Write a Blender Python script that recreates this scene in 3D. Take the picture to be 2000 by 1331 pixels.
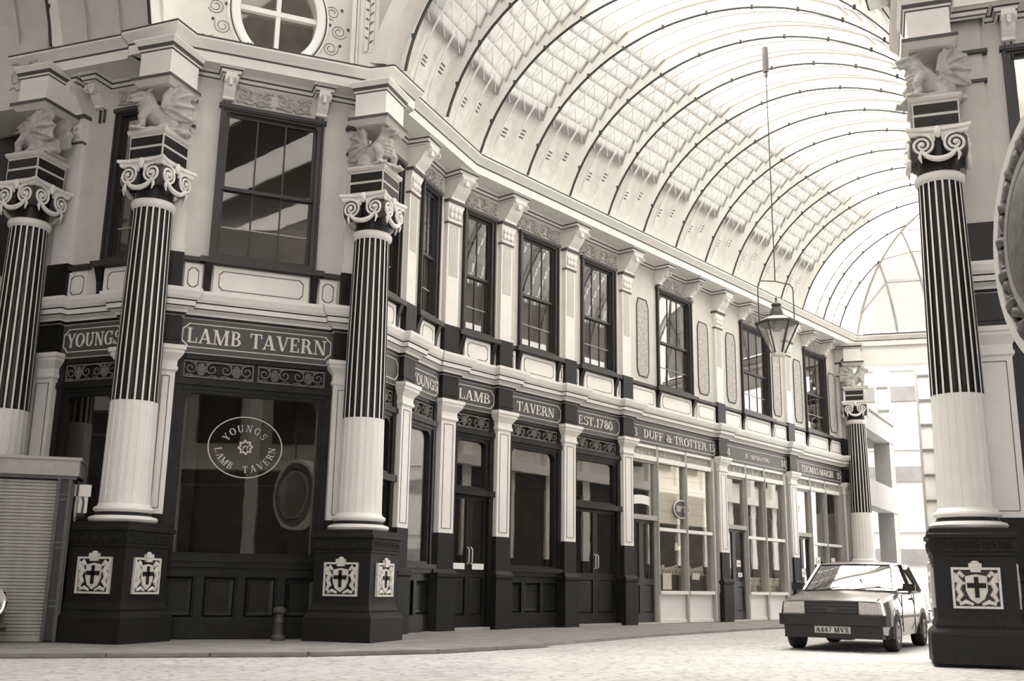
import bpy, bmesh, random
from math import sin, cos, pi, radians, atan2, sqrt, hypot, degrees, asin, tan
from mathutils import Matrix, Vector

random.seed(7)
for o in list(bpy.data.objects):
    bpy.data.objects.remove(o)
scene = bpy.context.scene
COL = scene.collection
# Everything below is laid out in survey units (camera height = 1); the last lines bring it to metres.
UNIT = 0.84

# ------------------------------------------------------------------ camera
cam_d = bpy.data.cameras.new('camera')
cam = bpy.data.objects.new('camera', cam_d)
COL.objects.link(cam)
cam_d.sensor_width = 36.0
cam_d.lens = 36.0 * 2050 / 2000
cam_d.clip_start = 0.05
cam_d.clip_end = 500
_pi, _ro = radians(13.1928), radians(0.8757)
_r, _u, _f = Vector((1, 0, 0)), Vector((0, -sin(_pi), cos(_pi))), Vector((0, cos(_pi), sin(_pi)))
_rr, _uu = cos(_ro) * _r + sin(_ro) * _u, -sin(_ro) * _r + cos(_ro) * _u
cam.matrix_world = Matrix(((_rr.x, _uu.x, -_f.x, 0), (_rr.y, _uu.y, -_f.y, 0), (_rr.z, _uu.z, -_f.z, 1.0), (0, 0, 0, 1)))
scene.camera = cam

# ------------------------------------------------------------------ sky, sun, exposure
world = bpy.data.worlds.new('sky')
scene.world = world
world.use_nodes = True
_n = world.node_tree.nodes
_bg = _n['Background']
_bg.inputs['Color'].default_value = (1.0, 0.972, 0.935, 1)
_bg.inputs['Strength'].default_value = 5.6
sun_d = bpy.data.lights.new('sun', 'SUN')
sun = bpy.data.objects.new('sun', sun_d)
COL.objects.link(sun)
sun_d.energy = 8.0
sun_d.angle = radians(40)
sun_d.color = (1.0, 0.965, 0.92)
sun.rotation_euler = Vector((0.25, -0.35, -1.0)).to_track_quat('-Z', 'Y').to_euler()
scene.view_settings.view_transform = 'Standard'
scene.view_settings.look = 'None'
scene.view_settings.gamma = 1.0
scene.view_settings.use_curve_mapping = False
scene.view_settings.exposure = -0.05
scene.cycles.use_denoising = True
scene.cycles.max_bounces = 10
scene.cycles.transparent_max_bounces = 24

# ------------------------------------------------------------------ materials
MATS = {}


def mat(name, col, rough=0.6, var=0.08, scale=6.0, bump=0.0, bscale=40.0, metal=0.0, spec=0.5, coord='Object'):
    m = bpy.data.materials.new(name)
    m.use_nodes = True
    nt = m.node_tree
    b = nt.nodes['Principled BSDF']
    b.inputs['Roughness'].default_value = rough
    b.inputs['Metallic'].default_value = metal
    b.inputs['Specular IOR Level'].default_value = spec
    tc = nt.nodes.new('ShaderNodeTexCoord')
    nz = nt.nodes.new('ShaderNodeTexNoise')
    nz.inputs['Scale'].default_value = scale
    nz.inputs['Detail'].default_value = 5
    rp = nt.nodes.new('ShaderNodeValToRGB')
    c0 = [max(0, c * (1 - var)) for c in col]
    c1 = [min(1, c * (1 + var)) for c in col]
    rp.color_ramp.elements[0].position = 0.3
    rp.color_ramp.elements[1].position = 0.7
    rp.color_ramp.elements[0].color = (*c0, 1)
    rp.color_ramp.elements[1].color = (*c1, 1)
    nt.links.new(tc.outputs[coord], nz.inputs['Vector'])
    nt.links.new(nz.outputs['Fac'], rp.inputs['Fac'])
    nt.links.new(rp.outputs['Color'], b.inputs['Base Color'])
    if bump:
        n2 = nt.nodes.new('ShaderNodeTexNoise')
        n2.inputs['Scale'].default_value = bscale
        n2.inputs['Detail'].default_value = 4
        bp = nt.nodes.new('ShaderNodeBump')
        bp.inputs['Strength'].default_value = bump
        bp.inputs['Distance'].default_value = 0.02
        nt.links.new(tc.outputs[coord], n2.inputs['Vector'])
        nt.links.new(n2.outputs['Fac'], bp.inputs['Height'])
        nt.links.new(bp.outputs['Normal'], b.inputs['Normal'])
    MATS[name] = m
    return m


def sep(v, warm=1.0):
    """a sepia print tone of linear reflectance v"""
    return (v * (1 + 0.035 * warm), v, v * (1 - 0.065 * warm))


mat('cream', sep(0.60), 0.6, 0.05, 3, 0.05, 30)
mat('white', sep(0.78, 0.7), 0.45, 0.04, 3)
mat('stone', sep(0.52), 0.7, 0.12, 9, 0.25, 25)
mat('dark', sep(0.012), 0.4, 0.3, 5, 0.03, 30, spec=0.3)
mat('black', sep(0.008), 0.45, 0.3, 5)
mat('brown', sep(0.034), 0.4, 0.15, 5)
mat('signboard', sep(0.068), 0.45, 0.06, 5)
mat('gold', sep(0.66), 0.45, 0.08, 12)
mat('line', sep(0.07), 0.6, 0.1)
mat('shopframe', sep(0.36), 0.5, 0.06, 4)
mat('granite', sep(0.014), 0.55, 0.3, 30, 0.15, 60, spec=0.25)
mat('relief', sep(0.44), 0.7, 0.25, 14, 0.5, 18)
mat('grille', sep(0.13), 0.5, 0.3, 12, 0.3, 20)
mat('pavement', sep(0.26), 0.8, 0.2, 2.5, 0.3, 40)
mat('iron', sep(0.06), 0.45, 0.2, 10)
mat('ribdark', sep(0.03), 0.5, 0.1)
mat('board', sep(0.74, 0.6), 0.6, 0.1, 4)
mat('shutter', sep(0.34), 0.5, 0.12, 6)
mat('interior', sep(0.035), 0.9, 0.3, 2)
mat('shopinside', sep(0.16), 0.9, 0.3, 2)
mat('blind', sep(0.75, 0.5), 0.8, 0.03, 4)
mat('paper', sep(0.82, 0.3), 0.8, 0.02)
mat('glassline', sep(0.5), 0.5, 0.05)
mat('carpaint', sep(0.34), 0.24, 0.03, 2, metal=0.85, spec=0.9)
mat('carblack', sep(0.02), 0.4, 0.1)
mat('tyre', sep(0.015), 0.8, 0.2)
mat('hub', sep(0.3), 0.4, 0.1, metal=0.5)
mat('lampglass', sep(0.55), 0.15, 0.3, 40, spec=0.8)
mat('plate', sep(0.6), 0.5, 0.03)
mat('chrome', sep(0.6), 0.12, 0.03, metal=1.0)
mat('cityn', sep(0.42, 0.4), 0.7, 0.05, 2)
mat('citydark', sep(0.16, 0.6), 0.6, 0.15, 2)
mat('goods', sep(0.55), 0.6, 0.6, 14)


def road_material():
    m = mat('road', sep(0.56, 0.6), 0.85, 0.10, 0.7)
    nt = m.node_tree
    b = nt.nodes['Principled BSDF']
    tc = [n for n in nt.nodes if n.type == 'TEX_COORD'][0]
    mp = nt.nodes.new('ShaderNodeMapping')
    mp.inputs['Scale'].default_value = (4.2, 7.5, 1)
    mp.inputs['Rotation'].default_value = (0, 0, radians(20))
    vo = nt.nodes.new('ShaderNodeTexVoronoi')
    vo.feature = 'DISTANCE_TO_EDGE'
    vo.inputs['Scale'].default_value = 1.0
    rp = nt.nodes.new('ShaderNodeValToRGB')
    rp.color_ramp.elements[0].position = 0.0
    rp.color_ramp.elements[1].position = 0.12
    rp.color_ramp.elements[0].color = (0.62, 0.62, 0.62, 1)
    rp.color_ramp.elements[1].color = (1, 1, 1, 1)
    src = b.inputs['Base Color'].links[0].from_socket
    mx = nt.nodes.new('ShaderNodeMix')
    mx.data_type = 'RGBA'
    mx.blend_type = 'MULTIPLY'
    mx.inputs['Factor'].default_value = 1
    nt.links.new(tc.outputs['Object'], mp.inputs['Vector'])
    nt.links.new(mp.outputs['Vector'], vo.inputs['Vector'])
    nt.links.new(vo.outputs['Distance'], rp.inputs['Fac'])
    nt.links.new(src, mx.inputs['A'])
    nt.links.new(rp.outputs['Color'], mx.inputs['B'])
    nt.links.new(mx.outputs['Result'], b.inputs['Base Color'])
    bp = nt.nodes.new('ShaderNodeBump')
    bp.inputs['Strength'].default_value = 0.5
    bp.inputs['Distance'].default_value = 0.03
    nt.links.new(rp.outputs['Color'], bp.inputs['Height'])
    nt.links.new(bp.outputs['Normal'], b.inputs['Normal'])


road_material()


def glass_material(name, tint, rough=0.02, ior=1.5, glossc=1.0, wav=0.0):
    m = bpy.data.materials.new(name)
    m.use_nodes = True
    nt = m.node_tree
    for n in list(nt.nodes):
        if n.type != 'OUTPUT_MATERIAL':
            nt.nodes.remove(n)
    out = [n for n in nt.nodes if n.type == 'OUTPUT_MATERIAL'][0]
    tr = nt.nodes.new('ShaderNodeBsdfTransparent')
    tr.inputs['Color'].default_value = (*sep(tint, 0.5), 1)
    gl = nt.nodes.new('ShaderNodeBsdfGlossy')
    gl.inputs['Roughness'].default_value = rough
    gl.inputs['Color'].default_value = (*sep(glossc, 0.3), 1)
    fr = nt.nodes.new('ShaderNodeFresnel')
    ge = nt.nodes.new('ShaderNodeNewGeometry')      # same reflectance from either side of the thin sheet
    mi = nt.nodes.new('ShaderNodeMix')
    mi.inputs['A'].default_value = ior
    mi.inputs['B'].default_value = 1 / ior
    nt.links.new(ge.outputs['Backfacing'], mi.inputs['Factor'])
    nt.links.new(mi.outputs['Result'], fr.inputs['IOR'])
    mx = nt.nodes.new('ShaderNodeMixShader')
    nt.links.new(fr.outputs['Fac'], mx.inputs['Fac'])
    nt.links.new(tr.outputs[0], mx.inputs[1])
    nt.links.new(gl.outputs[0], mx.inputs[2])
    nt.links.new(mx.outputs[0], out.inputs['Surface'])
    if wav:
        tc = nt.nodes.new('ShaderNodeTexCoord')
        nz = nt.nodes.new('ShaderNodeTexNoise')
        nz.inputs['Scale'].default_value = 2.2
        bp = nt.nodes.new('ShaderNodeBump')
        bp.inputs['Strength'].default_value = wav
        bp.inputs['Distance'].default_value = 0.05
        nt.links.new(tc.outputs['Object'], nz.inputs['Vector'])
        nt.links.new(nz.outputs['Fac'], bp.inputs['Height'])
        nt.links.new(bp.outputs['Normal'], gl.inputs['Normal'])
        nt.links.new(bp.outputs['Normal'], fr.inputs['Normal'])
    MATS[name] = m


glass_material('glass', 0.95, 0.015, 1.65, 1.0, 0.008)
glass_material('roofclear', 0.95, 0.05, 1.3, 1.0)


def roofpane_material(name, trl, dif, clear):
    m = bpy.data.materials.new(name)
    m.use_nodes = True
    nt = m.node_tree
    for n in list(nt.nodes):
        if n.type != 'OUTPUT_MATERIAL':
            nt.nodes.remove(n)
    out = [n for n in nt.nodes if n.type == 'OUTPUT_MATERIAL'][0]
    a = nt.nodes.new('ShaderNodeBsdfTranslucent')
    tc = nt.nodes.new('ShaderNodeTexCoord')
    nz = nt.nodes.new('ShaderNodeTexNoise')
    nz.inputs['Scale'].default_value = 3
    rp = nt.nodes.new('ShaderNodeValToRGB')
    rp.color_ramp.elements[0].color = (*sep(trl * 0.8, 0.4), 1)
    rp.color_ramp.elements[1].color = (*sep(trl, 0.4), 1)
    nt.links.new(tc.outputs['Object'], nz.inputs['Vector'])
    nt.links.new(nz.outputs['Fac'], rp.inputs['Fac'])
    nt.links.new(rp.outputs['Color'], a.inputs['Color'])
    b = nt.nodes.new('ShaderNodeBsdfDiffuse')
    b.inputs['Color'].default_value = (*sep(dif, 0.4), 1)
    ad = nt.nodes.new('ShaderNodeMixShader')
    ad.inputs['Fac'].default_value = 0.25
    nt.links.new(a.outputs[0], ad.inputs[1])
    nt.links.new(b.outputs[0], ad.inputs[2])
    c = nt.nodes.new('ShaderNodeBsdfTransparent')
    mx = nt.nodes.new('ShaderNodeMixShader')
    mx.inputs['Fac'].default_value = clear
    nt.links.new(ad.outputs[0], mx.inputs[1])
    nt.links.new(c.outputs[0], mx.inputs[2])
    nt.links.new(mx.outputs[0], out.inputs['Surface'])
    MATS[name] = m


roofpane_material('frosted', 0.52, 0.75, 0.0)
roofpane_material('fill_skylight', 0.85, 0.7, 0.0)
roofpane_material('lanternglass', 0.95, 0.8, 0.82)


# ------------------------------------------------------------------ mesh builder
class MB:
    def __init__(s):
        s.v, s.f, s.m = [], [], []

    def add(s, vs, fs, m=0):
        o = len(s.v)
        s.v += [tuple(v) for v in vs]
        s.f += [tuple(i + o for i in f) for f in fs]
        s.m += [m] * len(fs)
        return s

    def box(s, x0, x1, y0, y1, z0, z1, m=0):
        return s.add([(x0, y0, z0), (x1, y0, z0), (x1, y1, z0), (x0, y1, z0), (x0, y0, z1), (x1, y0, z1), (x1, y1, z1), (x0, y1, z1)],
                     [(0, 3, 2, 1), (4, 5, 6, 7), (0, 1, 5, 4), (1, 2, 6, 5), (2, 3, 7, 6), (3, 0, 4, 7)], m)

    def prism(s, poly, a, b, axis='y', m=0):
        n = len(poly)
        def P(p, h):
            return (p[0], h, p[1]) if axis == 'y' else ((h, p[0], p[1]) if axis == 'x' else (p[0], p[1], h))
        vs = [P(p, a) for p in poly] + [P(p, b) for p in poly]
        fs = [tuple(range(n))[::-1], tuple(range(n, 2 * n))] + [(i, (i + 1) % n, n + (i + 1) % n, n + i) for i in range(n)]
        return s.add(vs, fs, m)

    def rings(s, rings, m=0, cap=True, closed=True):
        """loft a list of equal-length vertex rings; m may be a list, one per step"""
        n = len(rings[0])
        vs = [p for r in rings for p in r]
        o = len(s.v)
        s.v += [tuple(v) for v in vs]
        for k in range(len(rings) - 1):
            mm = m[k] if isinstance(m, list) else m
            for i in range(n if closed else n - 1):
                j = (i + 1) % n
                s.f.append((o + k * n + i, o + k * n + j, o + (k + 1) * n + j, o + (k + 1) * n + i))
                s.m.append(mm)
        if cap and closed:
            m0 = m[0] if isinstance(m, list) else m
            m1 = m[-1] if isinstance(m, list) else m
            s.f.append(tuple(o + i for i in range(n))[::-1]); s.m.append(m0)
            e = o + (len(rings) - 1) * n
            s.f.append(tuple(e + i for i in range(n))); s.m.append(m1)
        return s

    def lathe(s, prof, n=24, m=0, cx=0, cy=0, cap=True):
        return s.rings([[(cx + r * cos(2 * pi * i / n), cy + r * sin(2 * pi * i / n), z) for i in range(n)] for r, z in prof], m, cap)

    def square(s, prof, m=0, cx=0, cy=0):
        """square 'lathe': prof of (half width, z)"""
        return s.rings([[(cx - h, cy - h, z), (cx + h, cy - h, z), (cx + h, cy + h, z), (cx - h, cy + h, z)] for h, z in prof], m)

    def tube(s, pts, r, n=6, m=0, cap=True, closed=False, flat=1.0):
        pts = [Vector(p) for p in pts]
        R = []
        up0 = None
        for i, p in enumerate(pts):
            if closed:
                d = pts[(i + 1) % len(pts)] - pts[i - 1]
            else:
                d = pts[min(i + 1, len(pts) - 1)] - pts[max(i - 1, 0)]
            d = d.normalized() if d.length > 1e-9 else Vector((0, 0, 1))
            if up0 is None:
                up0 = Vector((0, 1, 0)) if abs(d.y) < 0.8 else Vector((1, 0, 0))
            a = d.cross(up0)
            a = a.normalized() if a.length > 1e-6 else Vector((1, 0, 0))
            b = a.cross(d).normalized()
            up0 = b
            rr = r[i] if isinstance(r, (list, tuple)) else r
            R.append([tuple(p + a * rr * cos(2 * pi * k / n) + b * rr * flat * sin(2 * pi * k / n)) for k in range(n)])
        if closed:
            R.append(R[0])
            cap = False
        return s.rings(R, m, cap)

    def ball(s, c, r, n=10, k=6, m=0):
        rx, ry, rz = r if isinstance(r, (list, tuple)) else (r, r, r)
        return s.rings([[(c[0] + rx * sin(pi * j / k) * cos(2 * pi * i / n), c[1] + ry * sin(pi * j / k) * sin(2 * pi * i / n), c[2] - rz * cos(pi * j / k)) for i in range(n)] for j in [0.06] + list(range(1, k)) + [k - 0.06]], m)

    def sweep(s, path, prof, m=0, closed=False):
        """plan polyline, profile of (offset to the right of travel, z[, material of the step after it])"""
        n = len(path)
        P = [Vector((p[0], p[1])) for p in path]
        R = []
        for off in prof:
            o, z = off[0], off[1]
            ring = []
            for i in range(n):
                d0 = (P[i] - P[i - 1]).normalized() if (i > 0 or closed) else (P[1] - P[0]).normalized()
                d1 = (P[(i + 1) % n] - P[i]).normalized() if (i < n - 1 or closed) else d0
                n0, n1 = Vector((d0.y, -d0.x)), Vector((d1.y, -d1.x))
                b = n0 + n1
                b = b / max(0.35, b.dot(n0)) if b.length > 1e-6 else n0
                q = P[i] + b * o
                ring.append((q.x, q.y, z))
            R.append(ring)
        mm = [p[2] if len(p) > 2 else m for p in prof][:-1]
        return s.rings(R, mm, False, closed)

    def xf(s, M):
        s.v = [tuple(M @ Vector(v)) for v in s.v]
        return s

    def mesh(s, name, mats, smooth=False):
        me = bpy.data.meshes.new(name if isinstance(name, str) else str(name[0]))
        me.from_pydata(s.v, [], s.f)
        for mn in (mats if isinstance(mats, (list, tuple)) else [mats]):
            me.materials.append(MATS[mn])
        me.polygons.foreach_set('material_index', s.m)
        bm = bmesh.new()
        bm.from_mesh(me)
        bmesh.ops.remove_doubles(bm, verts=bm.verts, dist=1e-5)
        bmesh.ops.recalc_face_normals(bm, faces=bm.faces)
        bm.to_mesh(me)
        bm.free()
        if smooth:
            me.polygons.foreach_set('use_smooth', [True] * len(me.polygons))
            try:
                me.set_sharp_from_angle(angle=radians(38))
            except Exception:
                pass
        return me


def put(name, me, parent=None, loc=(0, 0, 0), rot=(0, 0, 0), scale=(1, 1, 1)):
    o = bpy.data.objects.new(name, me)
    COL.objects.link(o)
    o.location, o.rotation_euler, o.scale = loc, rot, scale
    o.parent = parent
    return o


def part(name, mb, mats, parent, smooth=False, **k):
    return put(name, mb.mesh(name, mats, smooth), parent, **k)


def tag(o, label, cat, group=None, kind=None):
    o['label'], o['category'] = label, cat
    if group:
        o['group'] = group
    if kind:
        o['kind'] = kind
    return o


class Frame:
    """a facade: origin, azimuth of travel (facade on the left hand); local x along it, local y into the wall"""
    def __init__(s, P, az):
        s.P = Vector(P)
        s.D = Vector((sin(radians(az)), cos(radians(az))))
        s.N = Vector((s.D.y, -s.D.x))
        s.rot = atan2(s.D.y, s.D.x)

    def pt(s, t, n=0.0):
        q = s.P + s.D * t + s.N * n
        return (q.x, q.y)

    def loc(s, t, n=0.0, z=0.0):
        q = s.pt(t, n)
        return (q[0], q[1], z)


def thing(name, label, cat, fr, t=0, n=0, z=0, group=None, kind=None):
    return tag(put(name, None, None, fr.loc(t, n, z), (0, 0, fr.rot)), label, cat, group, kind)


def solid(name, mb, mats, label, cat, fr=None, kind='structure', smooth=False, group=None):
    o = part(name, mb, mats, None, smooth)
    if fr is not None:
        o.location, o.rotation_euler = fr.loc(0), (0, 0, fr.rot)
    return tag(o, label, cat, group, kind)


CACHE = {}


def cached(key, fn, mats, smooth=False):
    if key not in CACHE:
        CACHE[key] = fn().mesh(str(key[0]) if isinstance(key, tuple) else str(key), mats, smooth)
    return CACHE[key]


def copy_tree(o, parent=None):
    c = o.copy()
    COL.objects.link(c)
    c.parent = parent
    for ch in list(o.children):
        copy_tree(ch, c)
    return c


# ------------------------------------------------------------------ serif lettering, drawn stroke by stroke
def glyph(ch):
    S, T = 0.17, 0.07
    L = []
    R = lambda a, b, c, d: L.append([(a, b), (c, b), (c, d), (a, d)])
    DI = lambda x0, y0, x1, y1, w: L.append([(x0, y0), (x0 + w, y0), (x1 + w, y1), (x1, y1)])
    def ARC(cx, cy, rx, ry, a0, a1, wx, wy, n=None):
        n = n or max(6, int(abs(a1 - a0) / 20))
        for i in range(n):
            q = [radians(a0 + (a1 - a0) * (i + k) / n) for k in (0, 1)]
            L.append([(cx + rx * cos(q[0]), cy + ry * sin(q[0])), (cx + rx * cos(q[1]), cy + ry * sin(q[1])),
                      (cx + (rx - wx) * cos(q[1]), cy + (ry - wy) * sin(q[1])), (cx + (rx - wx) * cos(q[0]), cy + (ry - wy) * sin(q[0]))])
    def stem(x, w=S, lo=True, hi=True, y0=0, y1=1):
        R(x, y0, x + w, y1)
        if lo: R(x - .07, 0, x + w + .07, T)
        if hi: R(x - .07, 1 - T, x + w + .07, 1)
    adv = 0.8
    if ch == 'A':
        DI(.05, 0, .36, 1, .09); DI(.60, 0, .32, 1, .18); R(.18, .27, .64, .34); R(-.03, 0, .22, T); R(.51, 0, .87, T); adv = .86
    elif ch == 'B':
        stem(.08); ARC(.30, .745, .30, .255, -90, 90, .16, .07); ARC(.30, .265, .37, .265, -90, 90, .17, .07); R(.08, 0, .31, T); R(.08, 1 - T, .31, 1); R(.2, .47, .31, .54); adv = .76
    elif ch == 'D':
        stem(.08); ARC(.30, .5, .44, .5, -90, 90, .18, .07); R(.08, 0, .31, T); R(.08, 1 - T, .31, 1); adv = .84
    elif ch in 'EF':
        stem(.08); R(.2, .47, .46, .54); R(.42, .38, .47, .63); R(.08, 1 - T, .62, 1); R(.55, .72, .62, 1)
        if ch == 'E': R(.08, 0, .64, T); R(.57, 0, .64, .29)
        adv = .72
    elif ch == 'G':
        ARC(.45, .5, .42, .52, 38, 330, .17, .07); R(.64, .03, .80, .44); R(.54, .4, .88, .47); R(.7, .7, .77, .98); adv = .92
    elif ch == 'H':
        stem(.08); stem(.60); R(.2, .47, .65, .54); adv = .88
    elif ch == 'I':
        stem(.08); adv = .36
    elif ch == 'K':
        stem(.08); DI(.25, .38, .60, 1, .09); DI(.60, 0, .33, .55, .19); R(.5, 0, .88, T); R(.52, 1 - T, .82, 1); adv = .88
    elif ch == 'L':
        stem(.08); R(.08, 0, .64, T); R(.57, 0, .64, .32); adv = .7
    elif ch == 'M':
        R(.1, 0, .17, 1); R(0, 0, .28, T); R(-.02, 1 - T, .2, 1); DI(.42, 0, .08, 1, .18); DI(.46, 0, .80, 1, .08); stem(.80); adv = 1.1
    elif ch == 'N':
        R(.1, 0, .17, 1); R(0, 0, .28, T); R(-.02, 1 - T, .2, 1); DI(.60, 0, .08, 1, .18); R(.69, 0, .76, 1); R(.58, 1 - T, .88, 1); adv = .9
    elif ch in 'O0':
        if ch == 'O': ARC(.45, .5, .44, .52, 0, 360, .18, .07); adv = .92
        else: ARC(.33, .5, .31, .52, 0, 360, .14, .07); adv = .7
    elif ch in 'PR':
        stem(.08); ARC(.30, .73, .34, .27, -90, 90, .17, .07); R(.08, 1 - T, .31, 1); R(.2, .46, .31, .53); adv = .7
        if ch == 'R': DI(.60, 0, .34, .5, .19); R(.52, 0, .86, T); adv = .84
    elif ch == 'S':
        ARC(.34, .745, .28, .27, 25, 270, .14, .07); ARC(.34, .26, .31, .28, -155, 90, .15, .07); R(.56, .7, .62, .98); R(.03, .02, .09, .3); adv = .72
    elif ch == 'T':
        stem(.30, hi=False); R(0, 1 - T, .77, 1); R(0, .7, .07, 1); R(.70, .7, .77, 1); adv = .8
    elif ch == 'U':
        R(.08, .3, .25, 1); R(.01, 1 - T, .32, 1); ARC(.41, .33, .33, .35, 180, 360, .17, .07); R(.67, .3, .74, 1); R(.58, 1 - T, .85, 1); adv = .88
    elif ch in 'VY':
        if ch == 'V': DI(.34, 0, .04, 1, .18); DI(.40, 0, .70, 1, .08)
        else: stem(.33, hi=False, y1=.5); DI(.33, .45, .03, 1, .18); DI(.42, .45, .72, 1, .08)
        R(-.04, 1 - T, .3, 1); R(.62, 1 - T, .88, 1); adv = .84
    elif ch == 'X':
        DI(.58, 0, .05, 1, .18); DI(.06, 0, .66, 1, .08); R(-.02, 0, .24, T); R(.5, 0, .84, T); R(-.02, 1 - T, .3, 1); R(.56, 1 - T, .82, 1); adv = .86
    elif ch == '&':
        ARC(.36, .77, .2, .24, 0, 360, .09, .06); ARC(.34, .27, .32, .29, 60, 345, .15, .07); DI(.64, 0, .26, .68, .15); R(.56, 0, .9, T); R(.52, .45, .85, .52); adv = .92
    elif ch == '.':
        R(.06, 0, .24, .18); adv = .3
    elif ch == '1':
        stem(.2, hi=False); DI(.06, .78, .2, 1, .12); adv = .5
    elif ch == '3':
        ARC(.28, .745, .27, .26, -90, 150, .14, .07); ARC(.28, .27, .31, .28, -150, 90, .15, .07); adv = .66
    elif ch == '4':
        R(.4, 0, .56, 1); DI(0.0, .28, .38, 1, .09); R(0, .24, .68, .32); R(.32, 0, .64, T); adv = .72
    elif ch == '5':
        R(.12, .9, .56, 1); R(.1, .5, .17, 1); ARC(.28, .3, .31, .31, -150, 110, .15, .07); adv = .66
    elif ch == '7':
        R(.04, .9, .6, 1); DI(.16, 0, .46, .95, .15); adv = .66
    elif ch == '8':
        ARC(.33, .76, .25, .25, 0, 360, .13, .06); ARC(.33, .27, .31, .28, 0, 360, .15, .07); adv = .7
    elif ch == ' ':
        adv = .42
    return L, adv


def text_width(s, sp=0.05):
    return sum(glyph(c)[1] + sp for c in s) - sp


def letters(parent, s, x0, x1, z0, h, y, m, fit=True, sp=0.05, name='letter'):
    """letters standing between x0 and x1, baseline z0, height h, on the plane y (facing -y)"""
    w = text_width(s, sp)
    k = (x1 - x0) / w if fit else h
    x = x0 if fit else (x0 + x1) / 2 - w * h / 2
    for c in s:
        L, adv = glyph(c)
        if L:
            def fn(L=L):
                mb = MB()
                for i, q in enumerate(L):
                    mb.prism(q, -1 - .09 * i, 0, 'y')
                return mb
            put(name, cached(('letter', c, m), fn, m), parent, (x, y, z0), (0, 0, 0), (k, 0.012, h))
        x += (adv + sp) * k


def arc_letters(parent, s, cx, cz, rx, rz, a0, a1, h, y, m, outward=True):
    n = len(s)
    for i, c in enumerate(s):
        L, adv = glyph(c)
        if not L:
            continue
        a = radians(a0 + (a1 - a0) * i / (n - 1))
        def fn(L=L, adv=adv):
            mb = MB()
            for i, q in enumerate(L):
                mb.prism([(p[0] - adv / 2, p[1] - .5) for p in q], -1 - .09 * i, 0, 'y')
            return mb
        tx, tz = -rx * sin(a), rz * cos(a)
        if outward: tx, tz = -tx, -tz
        put('letter', cached(('letterc', c, m), fn, m), parent, (cx + rx * cos(a), y, cz + rz * sin(a)), (0, -atan2(tz, tx), 0), (h, 0.006, h))


# ------------------------------------------------------------------ ground
LEFT = Frame((-8.88, 20.0), 111)
CHAMFER = Frame((-6.24, 19.16), 67.1)
FACET = Frame((-2.36, 22.45), 21)
MAIN = Frame((-0.3155, 26.018), 39.71)
RIGHT = Frame((7.32, 17.03), 109)
E1, E2 = Vector((sin(radians(109)), cos(radians(109)))), Vector((sin(radians(19)), cos(radians(19))))

solid('floor', MB().box(-60, 90, -30, 130, -0.6, -0.07), 'road', 'pale granite sett roadway running through the market', 'roadway')
pave_edge = [(-30, 7.2), (-7.06, 15.24), (-3.02, 16.5), (-1.2, 17.7), (0.6, 20.0), (3.2, 24.5), (7.0, 30.0), (18.0, 43.2)]
pave_back = [(12, 52), (-30, 52)]
_pv = MB().prism(pave_edge + pave_back, -0.07, -0.012, 'z')
pavement = solid('pavement', _pv, 'pavement', 'grey flagstone footway along the tavern and shops', 'pavement')
kerb = tag(put('kerb', None), 'low stone kerb edging the tavern footway', 'kerb', kind='structure')
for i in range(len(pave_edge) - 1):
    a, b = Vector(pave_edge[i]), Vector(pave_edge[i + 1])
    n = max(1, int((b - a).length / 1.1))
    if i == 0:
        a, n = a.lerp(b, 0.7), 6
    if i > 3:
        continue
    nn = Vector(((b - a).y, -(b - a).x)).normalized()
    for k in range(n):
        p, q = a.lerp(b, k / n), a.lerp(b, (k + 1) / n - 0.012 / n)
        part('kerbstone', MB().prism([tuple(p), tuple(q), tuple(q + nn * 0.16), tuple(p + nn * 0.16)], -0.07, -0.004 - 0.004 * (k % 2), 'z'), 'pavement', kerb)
    part('gutter_joint', MB().prism([tuple(a + nn * .16), tuple(b + nn * .16), tuple(b + nn * .22), tuple(a + nn * .22)], -0.07, -0.062, 'z'), 'iron', kerb)  # dark strip painting the kerb's shading in along its joint line


# ------------------------------------------------------------------ ornament helpers
def spiral(cx, cz, r0, r1, a0, turns, y=0.0, n=22, sx=1.0):
    return [(cx + sx * (r0 + (r1 - r0) * i / n) * cos(a0 + 2 * pi * turns * i / n), y, cz + (r0 + (r1 - r0) * i / n) * sin(a0 + 2 * pi * turns * i / n)) for i in range(n + 1)]


def scrollwork(w, h, r, unit=1.9):
    """rinceau of paired scrolls with a palmette between, in the xz plane, x 0..w, z 0..h"""
    mb = MB()
    k = max(1, round(w / (h * unit * 1.0)))
    uw = w / k
    for i in range(k):
        c = uw * (i + .5)
        for sgn in (-1, 1):
            mb.tube(spiral(c + sgn * uw * .30, h * .55, h * .36, h * .07, pi * .5 if sgn > 0 else pi * .5, 1.3, sx=sgn * min(1.0, uw * .2 / (h * .36))), [r] * 23, 5)
            mb.tube([(c + sgn * uw * .04, 0, h * .10), (c + sgn * uw * .16, 0, h * .06), (c + sgn * uw * .30, 0, h * .18), (c + sgn * uw * .45, 0, h * .12)], r, 5)
            mb.tube([(c + sgn * uw * .12, 0, h * .8), (c + sgn * uw * .2, 0, h * .93), (c + sgn * uw * .46, 0, h * .93)], r, 5)
        for j in range(7):
            a = radians(25 + j * 130 / 6)
            mb.tube([(c + .03 * cos(a), 0, h * .16), (c + min(uw * .2, h * .5) * cos(a) * .75, 0, h * .16 + h * .7 * sin(a))], [r * .7, r * 1.6], 5)
    return mb


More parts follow.
